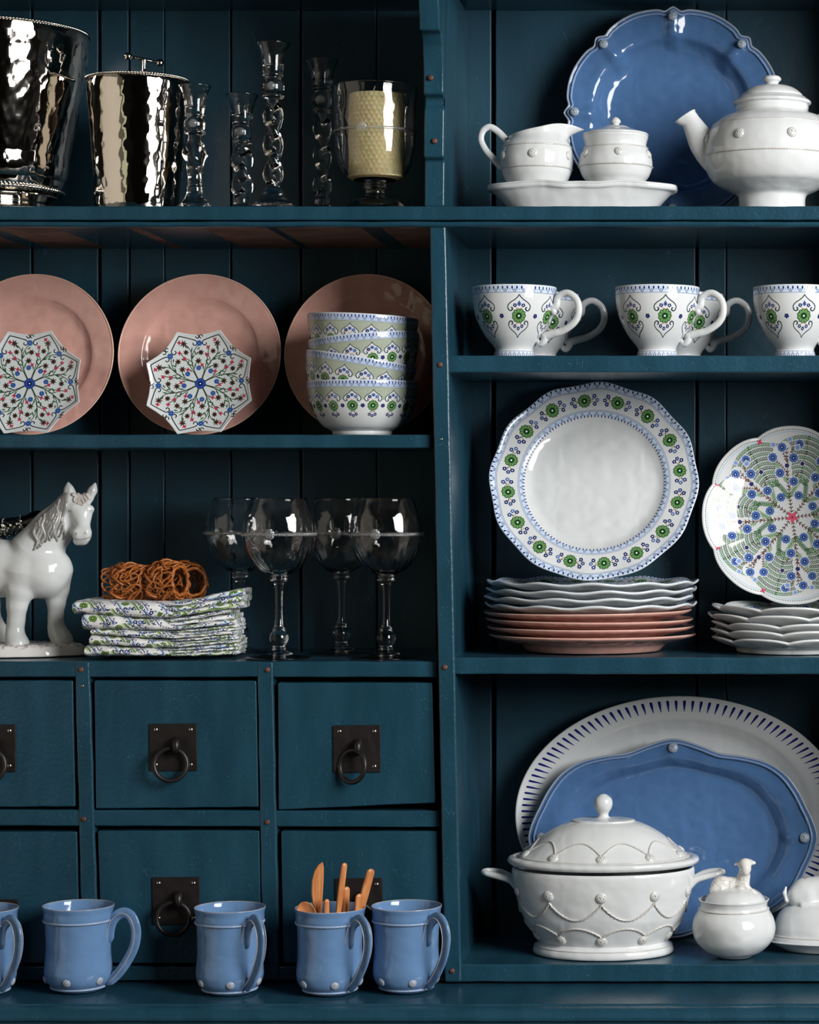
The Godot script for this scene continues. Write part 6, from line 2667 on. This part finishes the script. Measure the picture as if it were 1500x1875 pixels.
	for q in b.v.size():
		var v := b.v[q]
		var spot := wn.get_noise_3dv(v * 1.7 + Vector3(3, 1, 2))
		var at_top := smoothstep(12 * k, 19 * k, v.y)
		b.c[q] = Color(0.76, 0.74, 0.72).lerp(Color(0.28, 0.20, 0.17), clampf((spot - 0.12) * 6.0, 0, 0.85) * at_top)
	part("plinth", mesh(b, M.white_tinted), o)


# a horn-handled server with a silver ferrule, laid behind and against the horse's back
func horn_server() -> void:
	var z := -0.176
	var k := kz(z)
	var o := thing("horn_handled_server", "silver server handle with chased ferrule and round black knob, lying behind the horse", "server", at(8, 968, z))
	var x := Basis(Vector3.BACK, -PI / 2 + 0.24)
	var b := Buf.new()
	lathe(b, scaled(smooth([[0, 82], [5, 81], [14, 76], [18, 66], [18, 56], [15, 46], [13, 36], [0, 36]], 6), k), 36)
	part("black_knob", mesh(b, M.black), o, Transform3D(x, Vector3.ZERO))
	b = Buf.new()
	var nz := FastNoiseLite.new()
	nz.frequency = 60.0
	var chase := func(a, q, _j):
		var r: float = Vector2(q.x, q.z).length()
		if r < 1e-5:
			return q
		var lift: float = 0.9 * k * sin(a * 9.0) * sin(q.y / k * 0.55) + nz.get_noise_3dv(q) * 0.4 * k
		return q * Vector3(1 + lift / r, 1, 1 + lift / r)
	lathe(b, scaled(smooth([[0, 40], [15, 40, 1], [17.5, 38], [17.5, 35, 1], [15, 33], [16.5, 20], [17.5, 6], [16, 4, 1], [19, 2], [19, -3, 1], [16.5, -5], [15, -30], [12, -80], [6, -150], [0, -152]], 9), k), 60, 1.0, chase)
	part("chased_ferrule", mesh(b, M.silver), o, Transform3D(x, Vector3.ZERO))
	var bd := Buf.new()
	for h in [37, 3, -9]:
		bd.moved(beads(18 * k, h * k, 30, 1.5 * k), Transform3D.IDENTITY)
	part("bead_collar", mesh(bd, M.silver), o, Transform3D(x, Vector3.ZERO))


# the napkins' print: slanting bands of flowers between blue and green borders
func print_napkin() -> ImageTexture:
	var n := 768
	var pad := Pad.new(n, n, Color(0.90, 0.90, 0.895))
	var rows := 3
	var band := n / rows
	for r in rows:
		var y: float = r * band
		pad.drops(0, n, 24, y + 30, 24, -1, NAVY.lerp(Color.BLACK, 0.2), MIDBLUE)
		pad.line(Vector2(-3, y + 34), Vector2(n + 3, y + 34), 3.6, NAVY.lerp(MIDBLUE, 0.4))
		pad.line(Vector2(-3, y + 42), Vector2(n + 3, y + 43), 5.0, Color(0.62, 0.76, 0.86))
		for c in 6:
			var p := Vector2(c * 128 + 64, y + 84)
			pad.bloom(p, 30, 9, Color(0.44, 0.58, 0.22), Color(0.17, 0.31, 0.10), Color(0.21, 0.36, 0.12))
			for s in 3:
				pad.five(p + Vector2(64 + [-14, 4, 16][s], [-26, 4, 28][s]), 17, NAVY if s != 1 else MIDBLUE)
		pad.line(Vector2(-3, y + 126), Vector2(n + 3, y + 126), 6.0, Color(0.60, 0.72, 0.44))
		pad.line(Vector2(-3, y + 134), Vector2(n + 3, y + 136), 4.0, Color(0.26, 0.38, 0.20))
		for c in 12:
			var p := Vector2(c * 64 + 32, y + 160)
			pad.bloom(p, 19, 6, Color(0.48, 0.60, 0.36), Color(0.25, 0.35, 0.25), Color(0.32, 0.42, 0.38))
			for s in 4:
				pad.leaf(p + Vector2(32, 0), s * PI / 2 + 0.6, 18, 4.5, NAVY)
		pad.line(Vector2(-3, y + 186), Vector2(n + 3, y + 186), 3.6, NAVY.lerp(MIDBLUE, 0.4))
		pad.drops(0, n, 24, y + 190, 24, 1, NAVY, MIDBLUE)
	return tex(pad.image())


func napkins() -> void:
	var fy := Y_DRAW
	var z0 := -0.020
	var m := printed(print_napkin(), 0.85)
	m.rim_enabled = true
	m.rim = 0.2
	m.heightmap_enabled = false
	var weave := plain(c8(232, 230, 226), 0.9)
	var k := kz(-0.03)
	var yy := func(y): return EYE.y + (VY - y) * k - fy
	# per napkin: left x, right x, bottom y and top y (left, middle, right), depth offset
	var list := [
		[158, 424, [1201, 1202, 1201], [1181, 1187, 1180], 0.0, "bottom patterned napkin of the folded stack on the drawers"],
		[166, 428, [1181, 1187, 1180], [1163, 1171, 1164], 0.004, "second patterned napkin from the bottom of the folded stack"],
		[168, 421, [1163, 1170, 1164], [1151, 1155, 1146], 0.006, "middle patterned napkin of the folded stack, a thin one"],
		[153, 424, [1153, 1155, 1146], [1122, 1133, 1117], 0.002, "second patterned napkin from the top, with a fat white fold at the left"],
		[136, 433, [1124, 1133, 1116], [1100, 1102, 1080], 0.0, "topmost patterned napkin, its right corner curling up"]]
	for n in list.size():
		var e: Array = list[n]
		var o := thing("folded_napkin", e[5], "napkin", Vector3(at(290, 0, -0.03).x, fy, -0.1), "folded patterned napkins")
		var nz := FastNoiseLite.new()
		nz.seed = 40 + n
		nz.frequency = 14.0
		# two folds on the left half, splitting into three leaves towards the right
		for leaf in 3:
			var b := Buf.new()
			var nu := 70
			var cs := 26
			var P := PackedVector3Array()
			var uv := PackedVector2Array()
			var depth := 0.140 - 0.006 * leaf
			for j in nu + 3:
				var f := clampf(float(j - 1) / nu, 0, 1)
				var x := lerpf(e[0], e[1], f)
				if leaf > 0:
					x = lerpf(e[0] + 3 * leaf, e[1] - 5 * leaf * (1 if n % 2 else -0.4), f)
				var q := f * 2.0
				var yb: float = lerpf(e[2][0], e[2][1], smoothstep(0, 1, q)) if q < 1 else lerpf(e[2][1], e[2][2], smoothstep(0, 1, q - 1))
				var yt: float = lerpf(e[3][0], e[3][1], smoothstep(0, 1, q)) if q < 1 else lerpf(e[3][1], e[3][2], smoothstep(0, 1, pow(q - 1, 1.4)))
				var lo: float = lerpf(yb, yt, leaf / 3.0)
				var hi: float = lerpf(yb, yt, (leaf + 1) / 3.0)
				# left of the middle the leaves close into one front fold
				var join := smoothstep(0.62, 0.50, f)
				if leaf == 0:
					hi = lerpf(hi, yt, join)
				elif join > 0.0:
					lo = lerpf(lo, yt + (yb - yt) * 0.34, join)
				var front: float = (0.0 if leaf == 0 else lerpf(-0.003 * leaf, -0.014, join)) + e[4] * -0.5 - 0.006 * smoothstep(0.55, 0.8, f) * (leaf % 2)
				front += 0.003 * nz.get_noise_2d(f * 5.0 / 14.0, leaf * 3.0)
				front -= 0.030 * pow(f, 3.0)
				var sk := 0.0 if j == 0 or j == nu + 2 else 1.0
				var half: float = maxf((lo - hi) * 0.5 * k, 0.0008)
				var mid: float = yy.call((lo + hi) / 2)
				var run := 0.0
				for s in cs + 1:
					var g := float(s % cs) / cs
					# a flattened loop: front fold, top, back, bottom
					var ang := TAU * g
					var sx := cos(ang)
					var sy := sin(ang)
					var ex := signf(sx) * pow(absf(sx), 0.22)
					var ey := signf(sy) * pow(absf(sy), 0.75)
					var zz := (ex - 1.0) * depth * (1.0 - 0.5 * f * f * f) / 2.0
					var wob := nz.get_noise_3d(x * k * 4.0, leaf + n * 3.0, zz * 4.0) * 0.0016
					P.append(Vector3((x - 290) * k, mid + ey * half * sk + wob * sk, z0 + front + zz * 1.0 + 0.1))
					var along := absf(g - 0.5) * 2.0
					uv.append(Vector2(f * 0.19 * 4.6 + n * 0.37, (float(s) / cs) * 1.9 + f * 0.19 * 6.6 + n * 0.21))
			# texture height follows the girth of the loop
			for j in nu + 3:
				var run := 0.0
				for s in cs + 1:
					if s > 0:
						run += P[j * (cs + 1) + s].distance_to(P[j * (cs + 1) + s - 1])
					var along: float = P[j * (cs + 1) + s].x
					# the bands run slanting across the fold
					uv[j * (cs + 1) + s] = Vector2(along * 0.574 - run * 0.819, along * 0.819 + run * 0.574) * 7.0 + Vector2(n * 0.37 + leaf * 0.2, n * 0.41 + leaf * 0.3)
			b.grid(P, cs, nu + 2, true, false, uv)
			part("folded_leaf", mesh(b, m), o)
	rattan_rings()


func rattan_rings() -> void:
	var z := -0.085
	var k := kz(z)
	# the left ring, the middle ring with its opening to the right, and one more behind it
	for e in [[230, 1068.5, z, 0.12, 32, 76, "left rattan napkin ring of looped cane, lying on the napkins"], [301, 1064.5, z + 0.004, 0.35, 34, 68, "middle rattan napkin ring with its round opening turned to the right"], [338, 1066, z - 0.040, 0.8, 33, 64, "rattan napkin ring at the back right, in shade behind the middle ring"]]:
		var R: float = e[4] * k
		var W: float = e[5] * k
		var o := thing("napkin_ring", e[6], "napkin ring", at(e[0], e[1], e[2]), "rattan napkin rings")
		o.rotation.y = -e[3]
		o.rotation.z = 0.04
		var r := RandomNumberGenerator.new()
		r.seed = int(e[0])
		# axis along x; the ring swells in the middle
		var wrap := func(u, a, lift):
			var rr: float = R * (1.0 - 0.16 * u * u) + lift
			return Vector3(u * W / 2, cos(a) * rr, sin(a) * rr)
		var n := 12
		for row in 3:
			for q in n:
				var b := Buf.new()
				var a0 := TAU * (q + 0.5 * (row % 2)) / n + r.randf_range(-0.10, 0.10)
				var mid: float = [-0.52, 0.04, 0.56][row] + r.randf_range(-0.05, 0.05)
				# long oval cane loops that cross their neighbours
				var wide := r.randf_range(0.40, 0.52)
				var tall := r.randf_range(0.36, 0.50)
				var pts := []
				for s in 14:
					var t := TAU * s / 14
					pts.append(wrap.call(mid + cos(t + 0.3 * row) * wide, a0 + sin(t) * tall, (1.2 * row + 2.0 * sin(t * 2.0 + row + q)) * k))
				tube(b, smooth3(pts, 4, true), 1.75 * k, 7, true)
				part("cane_loop", mesh(b, M.rattan), o)
		for q in 16:
			var bt := Buf.new()
			var a0 := TAU * q / 16 + 0.2
			var sgn := 1.0 if q % 2 else -1.0
			var pts := []
			var u0 := r.randf_range(-0.35, 0.35)
			for s in 6:
				var t := s / 5.0
				pts.append(wrap.call(u0 + lerpf(-0.26, 0.26, t), a0 + sgn * lerpf(-0.22, 0.22, t), (4.0 + 3.0 * sin(PI * t)) * k))
			tube(bt, smooth3(pts, 3), 2.3 * k, 7)
			part("cane_tie", mesh(bt, M.rattan), o)
		var rim := Buf.new()
		var pts2 := PackedVector3Array()
		for s in 48:
			pts2.append(wrap.call(0.96, TAU * s / 48, -3.0 * k))
		tube(rim, pts2, func(f, a): return (3.2 + 0.8 * cos(a + f * TAU * 40.0)) * k, 9, true)
		part("wrapped_rim", mesh(rim, M.rattan), o)


func wine_glasses() -> void:
	var fy := Y_DRAW
	var src: Node3D
	# x, depth of the middle, turn of the medallion
	for e in [[511, -0.052, -0.10, "large clear goblet at the front left, rope band and berry on its bowl"], [440, -0.163, -0.48, "clear goblet behind the front left one, its foot beside the napkins"], [625, -0.140, 0.0, "clear goblet behind and between, its stem the second from the right"], [707, -0.052, -0.18, "clear goblet at the front right beside the upright"]]:
		var z: float = e[1]
		var k := kz(-0.052)
		var c := at(e[0], 0, z)
		c.y = fy
		if src != null:
			var o2 := copy(src, e[3], c)
			o2.rotation.y = e[2]
			continue
		src = thing("wine_glass", e[3], "wine glass", c, "large goblets with a rope band")
		src.rotation.y = e[2]
		var o := src
		var yy := func(y): return EYE.y + (VY - y) * k - fy
		var pr := smooth([[0, yy.call(1053.5)], [13 * k, yy.call(1053.5)], [26 * k, yy.call(1049)], [45 * k, yy.call(1034)], [59 * k, yy.call(1010)], [65 * k, yy.call(982)], [64 * k, yy.call(960)], [59 * k, yy.call(937)], [50 * k, yy.call(913)], [49.4 * k, yy.call(912)], [48.4 * k, yy.call(913)], [57.2 * k, yy.call(938)], [62 * k, yy.call(960)], [63 * k, yy.call(982)], [57 * k, yy.call(1008)], [43 * k, yy.call(1031)], [24 * k, yy.call(1045)], [0, yy.call(1049)]], 6)
		var wn := FastNoiseLite.new()
		wn.frequency = 22.0
		var b := Buf.new()
		lathe(b, pr, 96, 1.0, func(a, p, _j):
			# faint optic ribs and waves of hand-blown glass
			var low: float = (1.0 - smoothstep(yy.call(1015), yy.call(985), p.y)) * smoothstep(yy.call(1052), yy.call(1044), p.y)
			return p + Vector3(p.x, 0, p.z) * (wn.get_noise_3dv(p) * 0.03 + low * 0.010 * sin(a * 22.0 + p.y * 160.0)))
		part("bowl", mesh(b, M.glass), o)
		b = Buf.new()
		lathe(b, smooth([[0, yy.call(1053.8)], [14 * k, yy.call(1053.8)], [16 * k, yy.call(1056)], [13.5 * k, yy.call(1058)], [16.5 * k, yy.call(1061)], [15 * k, yy.call(1064)], [9.5 * k, yy.call(1067)], [8 * k, yy.call(1075)], [6.6 * k, yy.call(1105)], [7.2 * k, yy.call(1135)], [9 * k, yy.call(1148)], [12 * k, yy.call(1151)], [11.5 * k, yy.call(1154)], [14.5 * k, yy.call(1158)], [17.5 * k, yy.call(1168)], [15 * k, yy.call(1178)], [11 * k, yy.call(1183)], [12.5 * k, yy.call(1187)], [12 * k, yy.call(1190)], [22 * k, yy.call(1195)], [30 * k, yy.call(1198.5)], [58 * k, 0.0022], [60.5 * k, 0.0014], [60 * k, 0.0002, 1], [0, 0.0002]], 6), 64)
		part("stem_and_foot", mesh(b, M.glass), o)
		b = Buf.new()
		rope_on(b, ring_pts(66.0 * k, yy.call(978), 400), 2.8 * k, 62 * 2)
		part("rope_band", mesh(b, M.brightened_glass), o)
		part("berry_medallion", berry_mesh(11.0 * k, M.brightened_glass, Color.WHITE, 36), o, facing(Vector3(0, 0, 1), Vector3(0, yy.call(978), 64.3 * k)))


# ---------------------------------------------------------------- mugs on the worktop

func build_mugs() -> void:
	var fy := Y_WORK
	var zr := 0.038
	var k := kz(zr)
	var pr := prof_px([[0, 1900], [36, 1900, 1], [38.5, 1814], [41, 1810], [47.5, 1804, 1], [50, 1803], [57, 1795], [61, 1782], [61, 1770], [58.8, 1745], [58.6, 1720], [59.5, 1698], [60.5, 1684, 1], [62, 1680], [62.5, 1668], [64.5, 1659], [64, 1657.5], [62, 1659], [59, 1672], [56, 1700], [56, 1750], [56, 1785], [45, 1802], [0, 1805]], zr, fy, 7)
	var yy := func(y): return EYE.y + (VY - y) * k - fy
	var src: Node3D
	var group := "blue mugs standing on the dresser's worktop"
	# x of the middle, depth, direction of the handle
	for e in [[143.5, 0.036, 84.0, "light blue mug second from the left, its handle square to the right"], [-33, 0.058, 52.0, "light blue mug at the left edge, only its handle side in view"], [421, 0.050, 42.0, "light blue mug standing third from the left, handle turned to the front right"], [604.6, 0.053, 47.0, "light blue mug holding the wooden cutlery"], [744.5, 0.038, 48.0, "light blue mug at the right end of the row, before the dresser's upright"]]:
		var c := at(e[0], 0, e[1])
		c.y = fy
		if src != null:
			var o2 := copy(src, e[3], c)
			o2.rotation.y = deg_to_rad(e[2] - 90.0)
			continue
		var o := thing("mug", e[3], "mug", c, group)
		src = o
		src.rotation.y = deg_to_rad(e[2] - 90.0)
		var b := Buf.new()
		lathe(b, pr, 96)
		part("body", mesh(b, M.blue), o)
		b = Buf.new()
		rope_on(b, ring_pts(girth(pr, yy.call(1684)).x + 0.4 * k, yy.call(1684), 75 * 4), 2.3 * k, 120)
		part("rope_trim", mesh(b, M.mug_rope), o)
		b = Buf.new()
		rope_on(b, ring_pts(48.5 * k, yy.call(1805.5), 64 * 4), 2.0 * k, 104)
		part("rope_trim", mesh(b, M.mug_rope), o)
		b = Buf.new()
		tube(b, ring_pts(63.6 * k, yy.call(1658), 96), 0.9 * k, 6, true)
		part("rim_edge", mesh(b, M.mug_edge), o)
		var bm := berry_mesh(7.8 * k, M.white_tinted, Color(0.10, 0.11, 0.16), 40, Color(0.45, 0.50, 0.58))
		berries(o, bm, pr, yy.call(1790), [120, 60, 0, -60, 180, -120])
		# strap handle in the plane of x and y
		var hp := []
		for p in [[57, 1716], [59, 1700], [64, 1686], [74, 1675], [87, 1670], [99, 1676], [107, 1692], [109, 1712], [104, 1735], [93, 1757], [80, 1776], [69, 1788], [60, 1795]]:
			hp.append(Vector3(p[0] * k, yy.call(p[1]), 0))
		var path := smooth3(hp, 6)
		b = Buf.new()
		tube(b, path, func(f, a): return (11.0 - 1.5 * f) * k * (1.0 - 0.10 * cos(a * 4.0)), 16, false, true, Vector2(1.0, 0.36), Vector3(0, 0, 1))
		# the strap is wide across z: side lies along the plane's normal
		part("handle", mesh(b, M.blue), o)
		b = Buf.new()
		for s in [-1.0, 1.0]:
			var ep := PackedVector3Array()
			for q in path.size():
				ep.append(path[q] + Vector3(0, 0, s * (10.2 - 1.5 * q / path.size()) * k))
			tube(b, ep, 0.9 * k, 6)
		part("handle_edge", mesh(b, M.mug_edge), o)
	cutlery()


func spindle(b: Buf, a: Vector3, e: Vector3, widths: Array, thick: Array, wide_dir: Vector3) -> void:
	# a flat handle from a to e: half widths and half thicknesses along it, in metres
	var d := (e - a).normalized()
	var w := (wide_dir - d * wide_dir.dot(d)).normalized()
	var t := d.cross(w)
	var P := PackedVector3Array()
	var n := 44
	var length := a.distance_to(e)
	for j in n + 1:
		var f := 0.5 - 0.5 * cos(PI * j / n)
		var q := f * (widths.size() - 1)
		var i0 := mini(int(q), widths.size() - 2)
		var g := smoothstep(0.0, 1.0, q - i0)
		var hw: float = lerpf(widths[i0], widths[i0 + 1], g)
		var ht: float = lerpf(thick[i0], thick[i0 + 1], g)
		var into := clampf(minf(f, 1.0 - f) * length / maxf(hw, 0.001), 0.0, 1.0)
		var close := sqrt(1.0 - pow(1.0 - into, 2.0))
		for s in 17:
			var an := TAU * (s % 16) / 16
			P.append(a.lerp(e, f) + (w * signf(cos(an)) * pow(absf(cos(an)), 0.7) * hw + t * signf(sin(an)) * pow(absf(sin(an)), 0.8) * ht) * close)
	b.grid(P, 16, n, true)


func cutlery() -> void:
	var z := 0.053
	var k := kz(z)
	var inside := func(x, y, dz): return at(x, y, z) + Vector3(0, 0, dz)
	# spreader: a broad curved blade with the point up
	var o := thing("wooden_spreader", "wooden butter spreader, its broad blade standing highest at the left of the mug", "spreader", inside.call(588, 1690, 0.006), "wooden cutlery in a mug")
	var b := Buf.new()
	var outline := PackedVector2Array()
	for p in [[592.5, 1576], [594.5, 1588], [594, 1612], [592, 1645], [589, 1690], [585, 1780], [578, 1780], [582, 1690], [578, 1668], [573.5, 1650], [571.5, 1632], [572.5, 1610], [577, 1593], [584, 1582]]:
		outline.append(Vector2((p[0] - 588) * k, (1690 - p[1]) * k))
	slab(b, outline, 0.0022, -0.0022, 0.0018, 0.0, 0.0012, 1, true)
	part("blade", mesh(b, M.spoon), o, Transform3D(Basis(Vector3.UP, 0.25), Vector3.ZERO))
	# spoon: bowl hollow to the front, resting on the rim
	o = thing("wooden_spoon", "small wooden spoon with its hollow bowl up, at the mug's left rim", "spoon", inside.call(567, 1668, 0.020), "wooden cutlery in a mug")
	b = Buf.new()
	var pr := smooth([[0, -4.6], [6, -4.4], [13, -2.4], [18, 1.5], [18.6, 2.6], [17.8, 3.0], [12, -0.4], [6, -2.6], [0, -3.2]], 5)
	lathe(b, scaled(pr, k), 40, 1.0, func(_a, p, _j): return Vector3(p.x * 0.93, p.y, p.z * 1.22))
	var xs := Transform3D(Basis(Vector3.BACK, 0.50) * Basis(Vector3.RIGHT, PI / 2 - 0.25), Vector3.ZERO)
	part("bowl", mesh(b, M.spoon), o, xs)
	b = Buf.new()
	spindle(b, Vector3(8 * k, -16 * k, -0.003), Vector3(28 * k, -112 * k, -0.030), [0.0032, 0.0028, 0.0030, 0.0036], [0.0022, 0.0022, 0.0022, 0.0022], Vector3.RIGHT)
	part("handle", mesh(b, M.spoon), o)
	# handles of the rest: top, foot inside the mug, half width
	for e in [[603.5, 1641, 0.022, 597, 1775, 0.008, 5.6, 3.4, "short round-ended wooden handle in front, second from the left among the cutlery"],
			[632, 1579, 0.004, 606, 1778, 0.0, 6.2, 3.8, "long slim wooden handle with a rounded end, tallest in the middle"],
			[633, 1625, -0.008, 626, 1778, -0.006, 7.0, 4.0, "short wooden handle standing at the back, between the two long ones"],
			[679, 1592, -0.006, 630, 1770, -0.012, 8.6, 4.4, "long wooden handle leaning out to the far right over the drawer pull"],
			[660.5, 1634, 0.010, 645, 1780, 0.004, 7.4, 4.6, "short wooden handle leaning on the mug's right rim, below the long one"]]:
		var c: Vector3 = inside.call(e[0], e[1], e[2])
		var foot: Vector3 = inside.call(e[3], e[4], e[5])
		o = thing("wooden_utensil", e[8], "utensil", foot, "wooden cutlery in a mug")
		b = Buf.new()
		var hw: float = e[6] * k
		var ht: float = e[7] * k
		spindle(b, Vector3.ZERO, c - foot, [hw * 0.5, hw * 0.55, hw * 0.85, hw, hw * 0.95], [ht * 0.7, ht * 0.8, ht, ht, ht * 0.85], Vector3(1, 0, -0.75))
		part("handle", mesh(b, M.spoon), o)
